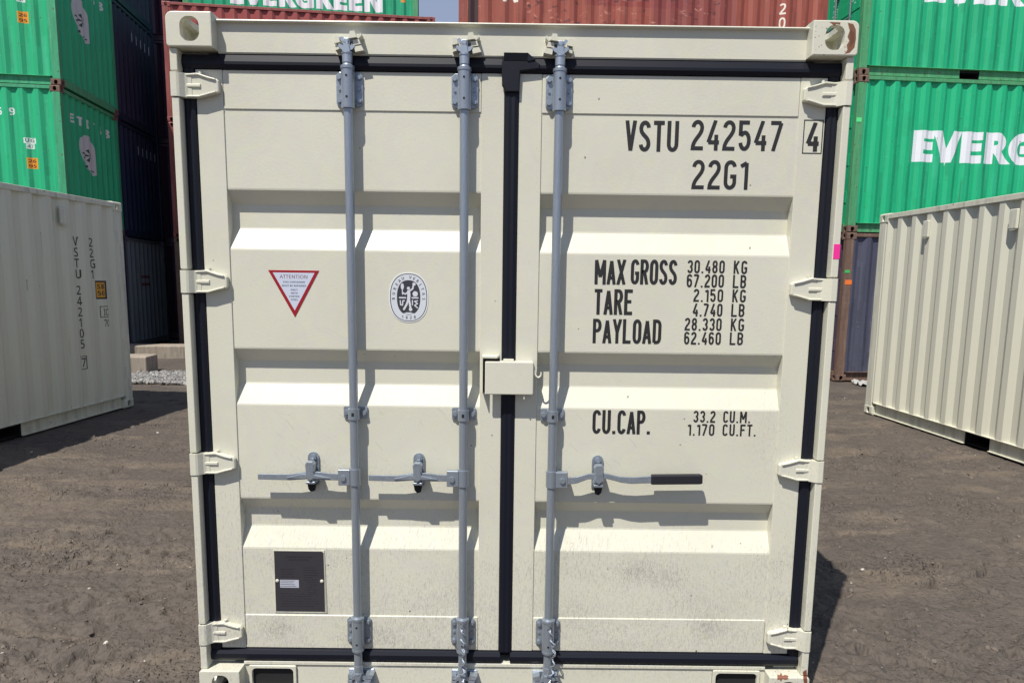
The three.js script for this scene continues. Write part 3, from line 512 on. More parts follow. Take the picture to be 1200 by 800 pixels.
      for (const o of [0.036, -0.036]) part('bore', at(m([cyl(0.0042, 0, mid + o, ZR + 0.02, 0, mid + o, ZR + 0.0242, 12)])), black, g);
    }
    { // guide half way up
      const y = 1.162, L = [plate([[-0.046, y - 0.02], [-0.04, y - 0.024], [0.04, y - 0.024], [0.046, y - 0.02], [0.046, y + 0.02], [0.04, y + 0.024], [-0.04, y + 0.024], [-0.046, y + 0.02]], -0.0585, -0.051, 0.0015), cyl(0.021, 0, y - 0.0205, ZR, 0, y + 0.0205, ZR, 24), bx(-0.021, 0.021, y - 0.0205, y + 0.0205, -0.052, ZR, 0.002)];
      for (const q of [-0.034, 0.034]) L.push(cyl(0.011, q, y, -0.052, q, y, -0.0475, 12), hexBolt(q, y, -0.0475, -0.04, 0.009));
      part('guide', at(m(L)), galv, g); part('bore', at(m([bx(-0.005, 0.005, y - 0.007, y + 0.007, ZR + 0.018, ZR + 0.0216, 0.001)])), black, g);
    }
    for (const up of [1, 0]) {                                      // cam on the rod end and the keeper it hooks into
      const yy = (v) => (up ? 2.443 + v : 0.128 - v), s = up ? 1 : -1, Y = (a, b) => [Math.min(yy(a), yy(b)), Math.max(yy(a), yy(b))];
      const L = [cyl(0.018, 0, yy(-0.012), ZR, 0, yy(0.02), ZR, 20), cyl(0.02, 0, yy(0.018), ZR, 0, yy(0.024), ZR, 20), bx(-0.013, 0.013, ...Y(0.02, 0.068), ZR - 0.013, ZR + 0.012, 0.004)];
      for (const k of [-1, 1]) {                                    // short horns of the cam, one pair turned towards us and one to the sides
        L.push(loft([[k * 0.004, yy(0.026)], [k * 0.02, yy(0.032)], [k * 0.03, yy(0.043)], [k * 0.027, yy(0.052)], [k * 0.016, yy(0.046)], [k * 0.006, yy(0.047)]], (p, q, z) => [p, q, z], ZR - 0.012, ZR + 0.009));
        L.push(loft([[k * 0.002, yy(0.056)], [k * 0.018, yy(0.06)], [k * 0.026, yy(0.073)], [k * 0.018, yy(0.078)], [k * 0.01, yy(0.07)], [k * 0.002, yy(0.07)]], (p, q, z) => [p + k * (z - ZR) * 0.3, q, z], ZR - 0.02, ZR + 0.002));
      }
      L.push(loft([[-0.014, yy(0.022)], [0.014, yy(0.022)], [0.006, yy(0.05)], [-0.006, yy(0.05)]], (p, q, z) => [p, q, z], ZR + 0.008, ZR + 0.018), bx(-0.009, 0.009, ...Y(0.052, 0.07), ZR + 0.004, ZR + 0.016, 0.004));
      part('cam', at(m(L)), zinc, g);
      const K = cam, kb = (a, b, c, d, z0, z1) => bx(Math.min(K * a, K * b), Math.max(K * a, K * b), ...Y(c, d), z0, z1, 0.004);
      const wedge = (pts, z0, z1) => loft(pts.map(([p, q]) => [K * p, yy(q)]), (p, q, z) => [p, q, z], z0, z1);
      const keep = [kb(-0.046, 0.058, 0.022, 0.084, -0.058, -0.049), wedge([[0.01, 0.066], [0.014, 0.09], [0.03, 0.092], [0.038, 0.07]], -0.052, -0.003), wedge([[0.024, 0.046], [0.022, 0.064], [0.044, 0.066], [0.05, 0.05]], -0.052, -0.012), wedge([[0.03, 0.024], [0.026, 0.044], [0.052, 0.046], [0.06, 0.03]], -0.052, -0.014), wedge([[0.034, 0.074], [0.052, 0.088], [0.054, 0.08], [0.042, 0.068]], -0.052, -0.012), wedge([[-0.044, 0.052], [-0.04, 0.078], [-0.026, 0.076], [-0.024, 0.056]], -0.052, -0.014), wedge([[-0.042, 0.03], [-0.044, 0.046], [-0.026, 0.05], [-0.026, 0.036]], -0.052, -0.02)];
      part('keeper', uvFront(at(m(keep))), up ? beigeFront : zinc, g);
    }
    // handle: hub on the rod, flat bar with its swelling at the catch, catch bolted to the door
    const hx = (v) => h * v, long = h > 0, hub = [bx(...[hx(0.016), hx(0.062)].sort((a, b) => a - b), 0.884, 0.947, -0.03, -0.0045, 0.003), cyl(0.0215, 0, 0.884, ZR, 0, 0.947, ZR, 22), hexBolt(hx(0.042), 0.914, -0.0045, 0.002, 0.011)];
    const xc = long ? 0.181 : (x < -0.4 ? 0.168 : 0.174), zb0 = -0.0165, zb1 = -0.0065, pl = (pts, a, b, bev = 0.002) => plate(pts.map(([u, v]) => [hx(u), v]), a, b, bev);
    let bar;
    if (long) bar = pl([[0.05, 0.898], [0.05, 0.926], [0.095, 0.928], [0.14, 0.942], [0.21, 0.944], [0.26, 0.932], [0.31, 0.93], [0.385, 0.936], [0.385, 0.908], [0.31, 0.904], [0.27, 0.908], [0.215, 0.922], [0.14, 0.92], [0.095, 0.902]], zb0, zb1);
    else { const e = x < -0.4 ? 0.37 : 0.362; bar = pl([[0.05, 0.904], [0.05, 0.93], [0.1, 0.932], [0.13, 0.936], [xc, 0.938], [xc + 0.04, 0.932], [xc + 0.08, 0.926], [e, 0.926], [e, 0.904], [xc + 0.08, 0.902], [xc + 0.04, 0.905], [xc, 0.908], [0.12, 0.904]], zb0, zb1); }
    const hd = [...hub, bar]; if (!long) hd.push(pl([[xc - 0.075, 0.914], [xc - 0.02, 0.926], [xc + 0.03, 0.93], [xc + 0.09, 0.914], [xc + 0.03, 0.909], [xc - 0.02, 0.911]], zb1 - 0.002, zb1 + 0.006));
    part('handle', at(m(hd)), galv, g);
    if (long) part('handle_grip', at(m([pl([[0.382, 0.906], [0.382, 0.938], [0.386, 0.941], [0.57, 0.945], [0.579, 0.941], [0.58, 0.911], [0.572, 0.907], [0.386, 0.903]], -0.023, 0.001, 0.005)])), grip, g);
    const top = Array.from({ length: 9 }, (_, i) => { const a = i / 8 * Math.PI; return [xc + 0.022 * Math.cos(a), 0.982 + 0.022 * Math.sin(a)]; });
    const yb = 0.874, ct = [pl([[xc - 0.022, yb], ...top.slice().reverse(), [xc + 0.022, yb]], -0.0585, -0.052, 0.0015), hexBolt(hx(xc), 0.984, -0.052, -0.043, 0.013), cyl(0.008, hx(xc), 0.984, -0.044, hx(xc), 0.984, -0.038, 10), pl([[xc - 0.014, 0.935], [xc - 0.018, 0.968], [xc - 0.01, 0.978], [xc + 0.01, 0.978], [xc + 0.018, 0.968], [xc + 0.016, 0.935], [xc + 0.02, 0.915], [xc, 0.9], [xc - 0.02, 0.915]], -0.03, 0.0005, 0.004), bx(hx(xc) - 0.018, hx(xc) + 0.018, 0.888, 0.899, -0.055, -0.004, 0.003), bx(hx(xc) - 0.012, hx(xc) + 0.012, 0.944, 0.957, -0.055, -0.006, 0.003)];
    part('handle_catch', at(m(ct)), galv, g); part('catch_pawl', at(m([pl([[xc - 0.016, 0.886], [xc + 0.018, 0.886], [xc + 0.014, 0.862], [xc + 0.004, 0.852], [xc - 0.01, 0.856]], -0.04, -0.022, 0.003)])), black, g);
    if (x > -0.4) { const pts = []; for (let i = 0; i < 60; i++) { const q = i / 59, w = 0.006 * Math.sin(q * 40); pts.push(new THREE.Vector3(x + (long ? 0.022 : 0.004) * Math.sin(q * 3) + w, 0.335 - 0.25 * q, ZR + 0.026 + 0.006 * Math.cos(q * 37))); } const c = new THREE.CatmullRomCurve3(pts), seal = [new THREE.TubeGeometry(c, 120, 0.0022, 6)]; seal.push(new THREE.TubeGeometry(new THREE.CatmullRomCurve3(pts.map((p, i) => p.clone().add(new THREE.Vector3(0.005 * Math.cos(i * 0.9), 0.002, -0.002)))), 120, 0.002, 6)); part('wire_tie', join(seal), zinc, g); }
  }

  // lock box over the meeting edge
  {
    const g = new THREE.Group(); g.name = 'lock_box'; t.add(g);
    part('box_cover', uvFront(join([plate([[-0.088, 1.246], [0.09, 1.246], [0.094, 1.25], [0.094, 1.366], [0.09, 1.37], [-0.088, 1.37]], -0.012, -0.004, 0.003), bx(-0.086, 0.092, 1.362, 1.3705, -0.054, -0.007, 0.003), bx(0.086, 0.0945, 1.247, 1.369, -0.054, -0.007, 0.003)])), beigeFront, g);
    part('box_plate', uvFront(join([plate([[-0.1, 1.25], [-0.035, 1.25], [-0.035, 1.392], [-0.1, 1.392]], -0.0545, -0.048, 0.002), bx(-0.097, -0.04, 1.381, 1.391, -0.05, -0.008, 0.003), bx(-0.1, -0.096, 1.25, 1.391, -0.05, -0.012, 0.0015)])), beigeFront, g);
    part('box_gap_shade', join([bx(-0.0955, -0.0885, 1.248, 1.38, -0.046, -0.03, 0), bx(-0.094, -0.034, 1.3712, 1.3805, -0.047, -0.02, 0)]), black, g);  // black strips set in the open gap to paint its shade
    part('box_hook', uvFront(join([new THREE.TubeGeometry(new THREE.CatmullRomCurve3([[0.092, 1.352, -0.02], [0.1, 1.335, -0.018], [0.104, 1.318, -0.016], [0.113, 1.311, -0.015], [0.122, 1.318, -0.015], [0.124, 1.332, -0.015]].map((p) => new THREE.Vector3(...p))), 24, 0.0036, 8)])), beigeFront, g);
    part('box_tab', uvFront(join([bx(0.058, 0.063, 1.228, 1.247, -0.02, -0.01, 0.001)])), beigeFront, g); part('box_lug', uvFront(join([bx(-0.02, 0.02, 1.37, 1.378, -0.045, -0.02, 0.002)])), beigeFront, g);
  }

  // markings
  const zt = ZP + 0.0008, words = [['VSTU', 0.418, 0.612, 2.148, 2.257], ['242547', 0.660, 0.994, 2.155, 2.262], ['22G1', 0.669, 0.876, 2.016, 2.121],
    ['MAX', 0.322, 0.434, 1.662, 1.756], ['GROSS', 0.458, 0.628, 1.664, 1.757], ['TARE', 0.322, 0.466, 1.549, 1.645], ['PAYLOAD', 0.321, 0.578, 1.440, 1.533],
    ['30.480', 0.668, 0.808, 1.709, 1.757], ['KG', 0.842, 0.893, 1.708, 1.757], ['67.200', 0.668, 0.808, 1.656, 1.705], ['LB', 0.842, 0.892, 1.655, 1.704], ['2.150', 0.696, 0.808, 1.602, 1.65], ['KG', 0.843, 0.894, 1.602, 1.65], ['4.740', 0.696, 0.808, 1.547, 1.596], ['LB', 0.842, 0.892, 1.547, 1.596], ['28.330', 0.668, 0.808, 1.493, 1.541], ['KG', 0.843, 0.894, 1.493, 1.541], ['62.460', 0.668, 0.808, 1.440, 1.488], ['LB', 0.842, 0.893, 1.44, 1.488],
    ['CU.CAP.', 0.330, 0.552, 1.088, 1.182], ['33.2', 0.718, 0.803, 1.138, 1.184], ['CU.M.', 0.834, 0.939, 1.138, 1.184], ['1.170', 0.698, 0.802, 1.086, 1.132], ['CU.FT.', 0.834, 0.964, 1.086, 1.132]];
  for (const [w, ...b] of words) part('marking', lettering(w, ...b, zt, b[3] - b[2] > 0.08 ? 0.13 : 0.145), vinyl, doors[1]);
  part('marking', join([lettering('4', 1.081, 1.127, 2.155, 2.258, ZF + 0.0008, 0.15), ...[[1.068, 1.14, 2.147, 2.1505], [1.068, 1.14, 2.2635, 2.267], [1.068, 1.0715, 2.1505, 2.2635], [1.1365, 1.14, 2.1505, 2.2635]].map(([a, b, c, d]) => bx(a, b, c, d, ZF + 0.0002, ZF + 0.0008, 0))]), vinyl, doors[1]);

  // stickers and plate
  const flat = (pts, x0, x1, y0, y1, z) => { const g = plain(plate(pts, z, z + 0.0012, 0.0003)), p = g.attributes.position, uv = g.attributes.uv; for (let i = 0; i < p.count; i++) uv.setXY(i, (p.getX(i) - x0) / (x1 - x0), (p.getY(i) - y0) / (y1 - y0)); return g; };
  const tri = canvasTex(512, 512, (c, W, H) => {
    c.fillStyle = 'rgb(150,22,34)'; c.fillRect(0, 0, W, H); c.fillStyle = 'rgb(196,204,220)'; c.beginPath(); c.moveTo(46, 26); c.lineTo(W - 46, 26); c.lineTo(W / 2, H - 74); c.closePath(); c.fill();
    c.textAlign = 'center'; c.fillStyle = 'rgb(92,20,40)'; c.font = '54px sans-serif'; c.fillText('ATTENTION', 256, 90); c.font = 'bold 27px sans-serif'; c.fillStyle = 'rgb(50,56,74)';
    c.fillText('THIS CONTAINER', 256, 138); c.fillText('MUST BE REPAIRED', 256, 178); c.fillText('ONLY', 256, 222); c.fillText('WITH', 256, 258); c.fillText('CORTEN', 256, 294); c.fillText('STEEL', 256, 330);
  });
  part('warning_sticker', flat([[-0.908, 1.7], [-0.812, 1.524], [-0.716, 1.7]], -0.908, -0.716, 1.524, 1.7, ZP + 0.0003), new THREE.MeshStandardMaterial({ map: tri, roughness: 0.35 }), doors[-1], 'red and white triangular sticker');
  const seal = canvasTex(512, 640, (c, W, H) => {
    const cx = 256, cy = 320, ink = 'rgb(58,60,66)', paper = 'rgb(205,210,217)'; c.fillStyle = 'rgb(222,225,228)'; c.fillRect(0, 0, W, H);
    const oval = (rx, ry, f) => { c.beginPath(); for (let i = 0; i <= 120; i++) { const a = i / 120 * 2 * Math.PI, k = 1 / Math.pow(Math.pow(Math.abs(Math.cos(a)), 2.35) + Math.pow(Math.abs(Math.sin(a)), 2.35), 1 / 2.35); c[i ? 'lineTo' : 'moveTo'](cx + rx * k * Math.cos(a), cy + ry * k * Math.sin(a)); } c.closePath(); f ? c.fill() : c.stroke(); };
    c.fillStyle = ink; oval(238, 304, 1); c.fillStyle = paper; oval(228, 294, 1); c.fillStyle = ink; oval(150, 220, 1);
    c.textAlign = 'center'; c.textBaseline = 'middle'; c.font = 'bold 52px sans-serif';
    const ring = (txt, a0, a1, inward) => [...txt].forEach((ch, i) => { const a = a0 + (a1 - a0) * i / (txt.length - 1), x = cx + 190 * Math.cos(a) * 1.02, y = cy - 258 * Math.sin(a); c.save(); c.translate(x, y); c.rotate(inward ? Math.PI * 1.5 - a + Math.PI : Math.PI / 2 - a); c.fillStyle = ink; c.fillText(ch, 0, 0); c.restore(); });
    ring('BUREAU VERITAS', Math.PI * 1.02, -Math.PI * 0.02, false); [...'1828'].forEach((ch, i) => { c.fillStyle = ink; c.fillText(ch, cx - 78 + i * 52, cy + 256 - (i === 0 || i === 3 ? 8 : 0)); });
    c.strokeStyle = paper; c.fillStyle = paper; c.lineCap = 'round'; c.lineJoin = 'round'; const path = (w, ...p) => { c.lineWidth = w; c.beginPath(); p.forEach(([x, y], i) => c[i ? 'lineTo' : 'moveTo'](cx + x, cy + y)); c.stroke(); };
    // the figure with raised arms between two columns of marks
    c.beginPath(); c.arc(cx - 2, cy - 118, 20, 0, 7); c.fill(); path(40, [0, -75], [4, -20], [-2, 20]); path(20, [10, -85], [52, -112], [62, -160]); path(18, [-8, -70], [-42, -44], [-78, -62]); path(26, [-6, 30], [-28, 90], [-62, 148]); path(26, [6, 30], [16, 90], [22, 130]); path(12, [-78, -40], [-80, -110]);
    c.beginPath(); c.ellipse(cx - 80, cy - 140, 20, 40, 0, 0, 7); c.fill(); c.beginPath(); c.ellipse(cx + 70, cy - 172, 22, 18, 0.5, 0, 7); c.fill(); c.beginPath(); c.arc(cx + 84, cy - 48, 34, 0, 7); c.fill(); c.beginPath(); c.arc(cx + 24, cy + 150, 22, 0, 7); c.fill();
    path(18, [-116, 2], [-40, 2]); path(18, [44, 2], [118, 2]); path(15, [-108, 40], [-104, 92], [-80, 96], [-74, 40], [-56, 40]); path(15, [48, 36], [48, 90]); path(15, [112, 40], [76, 46], [112, 74], [76, 98], [112, 128]); path(14, [-34, 196], [34, 196]); path(14, [-60, 206], [60, 206]);
  });
  const ovalPts = Array.from({ length: 48 }, (_, i) => { const a = i / 48 * 2 * Math.PI, k = 1 / Math.pow(Math.pow(Math.abs(Math.cos(a)), 2.35) + Math.pow(Math.abs(Math.sin(a)), 2.35), 1 / 2.35); return [-0.3805 + 0.0745 * k * Math.cos(a), 1.6035 + 0.0935 * k * Math.sin(a)]; });
  part('oval_sticker', flat(ovalPts, -0.456, -0.305, 1.509, 1.698, ZP + 0.0003), new THREE.MeshStandardMaterial({ map: seal, roughness: 0.35 }), doors[-1], 'oval silver and black emblem sticker');
  const plateTex = canvasTex(512, 640, (c, W, H) => {
    const r = mulberry(61); c.fillStyle = 'rgb(62,60,66)'; c.fillRect(0, 0, W, H); c.font = 'bold 25px sans-serif'; c.textAlign = 'center'; c.fillStyle = 'rgb(38,36,42)'; c.fillText('COMBINED DATA PLATE', 256, 70); c.fillText('SAFETY APPROVAL', 256, 100);
    const row = (x0, y, n, w, h) => { for (let i = 0; i < n; i++) { const l = w * (0.6 + r() * 0.5); c.fillRect(x0, y + i * 26, l, h); } }; row(300, 170, 6, 150, 5); row(60, 190, 4, 170, 5); row(330, 300, 6, 110, 5); row(60, 450, 6, 380, 4);
    for (let i = 0; i < 900; i++) { const v = r() < 0.6 ? 84 : 40; c.fillStyle = `rgba(${v},${v + 2},${v},${0.1 + 0.25 * r()})`; c.fillRect(40 + (r() + r()) * 220, 330 + (r() + r() - 0.6) * 180, 2 + r() * 3, 3 + r() * 14); }
    c.fillStyle = 'rgb(196,200,212)'; c.fillRect(52, 302, 196, 84); c.fillStyle = 'rgb(70,76,104)'; for (let i = 0; i < 4; i++) c.fillRect(60, 312 + i * 19, 120 + r() * 60, 5);
  });
  const pg = part('data_plate', flat([[-0.922, 0.346], [-0.726, 0.346], [-0.726, 0.592], [-0.733, 0.598], [-0.922, 0.598]], -0.922, -0.726, 0.346, 0.598, ZP + 0.003), new THREE.MeshStandardMaterial({ map: plateTex, roughness: 0.5, metalness: 0.3 }), doors[-1], 'black data plate with a small white label');
  part('plate_backing', join([plate([[-0.9265, 0.3395], [-0.7165, 0.3395], [-0.7165, 0.342], [-0.7225, 0.6015], [-0.9265, 0.6015]], ZP, ZP + 0.003, 0.0008)]), beigeFrame, doors[-1]);
  for (const x of [-0.913, -0.735]) part('rivet', new THREE.SphereGeometry(0.0075, 12, 8).scale(1, 1, 0.6).translate(x, 0.474, ZP + 0.004), beigeFrame, doors[-1]);
  const tape = (rgb) => new THREE.MeshStandardMaterial({ color: new THREE.Color(...rgb), roughness: 0.6 });
  part('marker_tape', bx(1.191, 1.215, 1.766, 1.82, -0.0122, -0.0108, 0.0004), tape([0.85, 0.03, 0.3]), t, 'bright pink tape on the corner post');
}

// ---------------------------------------------------------------- beige containers either side
const ink = 'rgb(48,48,48)';
{
  const tl = wallTex(LEN, BEIGE, 0.1, 311, (c) => {
    const down = (txt, x, y, step, h) => [...txt].forEach((ch, i) => word(c, ch, x, y - i * step, h, 0, 'normal', ink, 3));
    down('VSTU', LEN - 0.86, 2.02, 0.125, 0.1); down('242105', LEN - 0.86, 1.46, 0.125, 0.1); down('7', LEN - 0.86, 0.62, 0.125, 0.1); c.strokeStyle = ink; c.lineWidth = 0.008; c.strokeRect(LEN - 0.88, 0.59, 0.1, 0.15);
    down('22G1', LEN - 0.6, 2.02, 0.125, 0.1); c.fillStyle = 'rgb(40,38,34)'; c.fillRect(LEN - 0.53, 1.4, 0.15, 0.22); c.fillStyle = 'rgb(212,150,40)'; c.fillRect(LEN - 0.52, 1.42, 0.11, 0.18); word(c, 'SB', LEN - 0.51, 1.52, 0.06, 0.09, 'bold', ink); word(c, '50', LEN - 0.51, 1.44, 0.06, 0.09, 'bold', ink);
    c.strokeRect(LEN - 0.49, 1.18, 0.14, 0.13); word(c, 'IC', LEN - 0.46, 1.2, 0.08, 0.09, 'normal', ink, 3); word(c, '70', LEN - 0.46, 1.07, 0.08, 0.1, 'normal', ink, 3);
  }, null, 0.25);
  const turnL = Math.PI / 2 + L_ANG;
  container({ label: 'beige container with upright black markings on its shaded long side', at: corner(L_CORNER, turnL, 1, 1), turn: turnL, frame: beigeFrame, wall: new THREE.MeshStandardMaterial({ map: tl, roughness: 0.45 }), vents: [LEN / 2 - 1.05, LEN / 2 - 2.4, -LEN / 2 + 1.05] });
  const turnR = -(Math.PI / 2 - R_ANG);
  container({ label: 'beige container without lettering on its sunlit corrugated long side', at: corner(R_CORNER, turnR, -1, 1), turn: turnR, frame: beigeFrame, wall: beigeSide, vents: [-LEN / 2 + 0.95, -LEN / 2 + 2.25, LEN / 2 - 1] });
}

// ---------------------------------------------------------------- the stacks behind
const EG = [20, 174, 120], EG2 = [20, 168, 116];
const GREENWORD = 'EVERGREEN';
const greenFrame = paint([74, 152, 102], 0.7, 401), greenFrame2 = paint([58, 160, 114], 0.5, 402), rustCast = paint([112, 88, 76], 2.4, 403, 0.8);
const navyFrame = paint([26, 38, 66], 0.4, 404), redFrame = paint([138, 66, 62], 0.7, 405), brownFrame = paint([142, 70, 58], 1.0, 406), greyFrame = paint([92, 98, 104], 0.7, 407), plumFrame = paint([82, 70, 84], 0.8, 408), slateFrame = paint([62, 68, 92], 0.7, 409);
const wallMat = (...a) => new THREE.MeshStandardMaterial({ map: wallTex(...a), roughness: 0.5 });
const bigWord = (x) => (c) => word(c, GREENWORD, x, 1.24, 0.47, 4.2, 'bold', 'rgb(224,228,234)', 8);
const greenWall = wallMat(LEN, EG, 0.7, 421, bigWord(1.04)), greenWall2 = wallMat(LEN, EG2, 0.5, 422, bigWord(1.04)), greenWall3 = wallMat(LEN, [20, 156, 112], 0.4, 423, (c) => { word(c, GREENWORD, 1.15, 1.04, 0.47, 4.0, 'bold', 'rgb(224,228,234)', 8); c.fillStyle = 'rgb(230,150,60)'; c.fillRect(5.6, 1.3, 0.12, 0.2); });
const sideMarks = (c) => {
  word(c, '6', LEN - 1.42, 2.03, 0.13, 0.1, 'bold'); word(c, '5', LEN - 1.14, 2.03, 0.13, 0.1, 'bold'); word(c, '9', LEN - 0.92, 2.03, 0.13, 0.1, 'bold');
  c.fillStyle = 'rgb(215,226,220)'; c.fillRect(LEN - 0.7, 1.53, 0.2, 0.1); c.fillRect(LEN - 0.66, 1.43, 0.13, 0.1); word(c, 'UG', LEN - 0.68, 1.55, 0.07, 0.16, 'bold', 'rgb(70,120,100)'); word(c, '47', LEN - 0.64, 1.45, 0.06, 0.09, 'bold', 'rgb(70,120,100)');
  c.fillStyle = 'rgb(228,148,34)'; c.fillRect(LEN - 0.67, 1.07, 0.18, 0.2); word(c, '26', LEN - 0.65, 1.18, 0.06, 0.13, 'bold', 'rgb(60,40,20)'); word(c, '95', LEN - 0.65, 1.09, 0.06, 0.13, 'bold', 'rgb(60,40,20)');
};
const greenWallA = wallMat(LEN, [34, 176, 122], 0.6, 424, sideMarks), greenWallB = wallMat(LEN, [34, 174, 120], 0.6, 425, sideMarks);
// end wall of the green containers: spaced figures and a globe badge. Its u runs from the far edge (0) to the near edge (1) of a +x end
const badge = (num) => (c) => {
  c.save(); c.translate(WID, 0); c.scale(-1, 1);
  num.forEach((ch, i) => word(c, ch, 0.44 + i * 0.3, 2.04, 0.16, 0.12, 'bold', 'rgb(215,220,215)', 5));
  c.fillStyle = 'rgb(196,198,196)'; c.beginPath(); c.moveTo(0.78, 1.8); c.quadraticCurveTo(0.95, 1.95, 1.2, 1.86); c.quadraticCurveTo(1.34, 1.75, 1.34, 1.5); c.lineTo(1.34, 1.16); c.quadraticCurveTo(1.2, 1.1, 1.1, 1.16); c.lineTo(0.96, 1.3); c.lineTo(0.82, 1.36); c.quadraticCurveTo(0.72, 1.6, 0.78, 1.8); c.fill();
  c.fillStyle = 'rgb(30,74,56)'; c.save(); c.translate(1.1, 1.5); for (let i = 0; i < 6; i++) { c.rotate(Math.PI / 3); c.beginPath(); c.moveTo(0, 0); c.lineTo(0.13, 0.03); c.lineTo(0.13, -0.03); c.fill(); } c.restore();
  c.fillRect(0.8, 1.5, 0.08, 0.03); c.fillRect(0.82, 1.42, 0.09, 0.03); c.fillRect(0.98, 1.26, 0.05, 0.05); c.fillRect(1.08, 1.2, 0.2, 0.025); c.restore();
};
const endMat = (base, seed, f) => new THREE.MeshStandardMaterial({ map: wallTex(WID, base, 0.5, seed, f), roughness: 0.55 });
const greenEnd = endMat([34, 176, 122], 431, badge(['E', 'T', 'D', 'T', '6', '8'])), navyEnd = endMat([24, 36, 64], 432, (c) => { c.save(); c.translate(WID, 0); c.scale(-1, 1); [...'10081'].forEach((ch, i) => { c.fillStyle = 'rgb(176,186,200)'; c.fillRect(1.12 + i * 0.25, 2.0, 0.14, 0.2); word(c, ch, 1.15 + i * 0.25, 2.03, 0.14, 0.08, 'bold', 'rgb(70,84,110)'); }); c.restore(); });
const greyEnd = endMat([112, 118, 124], 433, (c) => { c.strokeStyle = 'rgb(96,40,44)'; c.lineWidth = 0.06; c.strokeRect(1.0, 1.5, 0.5, 0.18); });
const navyWall = wallMat(LEN, [26, 38, 68], 0.4, 434), redWall = wallMat(LEN, [150, 70, 66], 0.9, 435);
const brownWall = wallMat(LEN, [150, 78, 64], 1.2, 436, (c) => { word(c, 'N', 0.66, 0.9, 0.4, 0.3, 'normal', 'rgb(226,222,214)', 5); word(c, '2', 5.24, 0.9, 0.16, 0.11, 'normal', 'rgb(226,218,208)', 4); word(c, '0', 5.24, 0.68, 0.16, 0.11, 'normal', 'rgb(226,218,208)', 4); c.fillStyle = 'rgb(66,44,44)'; c.fillRect(0, 0, 0.3, 2.6); }, (c, kx, ky, W, H, r) => {
  for (const [x, y, w, h, col] of [[1.05, 0.95, 0.62, 1.6, 'rgba(104,50,58,0.75)'], [2.0, 0.9, 1.7, 1.2, 'rgba(132,54,54,0.5)'], [2.55, 1.0, 0.5, 0.4, 'rgba(88,48,58,0.7)'], [3.1, 0.6, 1.4, 0.6, 'rgba(120,58,58,0.5)']]) { c.fillStyle = col; c.fillRect(x * kx, H - (y + h) * ky, w * kx, h * ky); }
  for (let i = 0; i < 260; i++) { c.fillStyle = r() < 0.6 ? `rgba(72,44,46,${0.3 + 0.5 * r()})` : `rgba(212,160,140,${0.2 + 0.4 * r()})`; const x = (1 + r() * 3.2) * kx, y = H - (0.5 + r() * 1.2) * ky; c.beginPath(); c.moveTo(x, y); for (let k = 0; k < 5; k++) c.lineTo(x + (r() - 0.5) * 50, y + (r() - 0.5) * 30); c.fill(); }
});
const paleWall = wallMat(LEN, [168, 170, 170], 0.8, 437), plumWall = wallMat(LEN, [58, 38, 60], 0.4, 438), slateWall = wallMat(LEN, [74, 76, 94], 0.8, 439);
const greenDoor = endMat([20, 172, 118], 440, (c) => { for (let i = 0; i < 9; i++) { c.fillStyle = 'rgba(220,228,222,0.85)'; c.fillRect(0.3 + (i % 3) * 0.18, 0.7 + i * 0.13, 0.12, 0.05); c.fillRect(1.7, 0.6 + i * 0.12, 0.3 + 0.1 * (i % 2), 0.05); } });
const plumDoor = endMat([86, 74, 90], 441, (c) => { c.fillStyle = 'rgb(224,226,228)'; c.fillRect(1.86, 1.72, 0.3, 0.2); word(c, '8', 1.95, 1.75, 0.14, 0.12, 'bold', ink); c.fillStyle = 'rgb(190,194,204)'; for (const y of [1.5, 1.25, 0.3]) c.fillRect(1.8, y, 0.34, 0.16); });

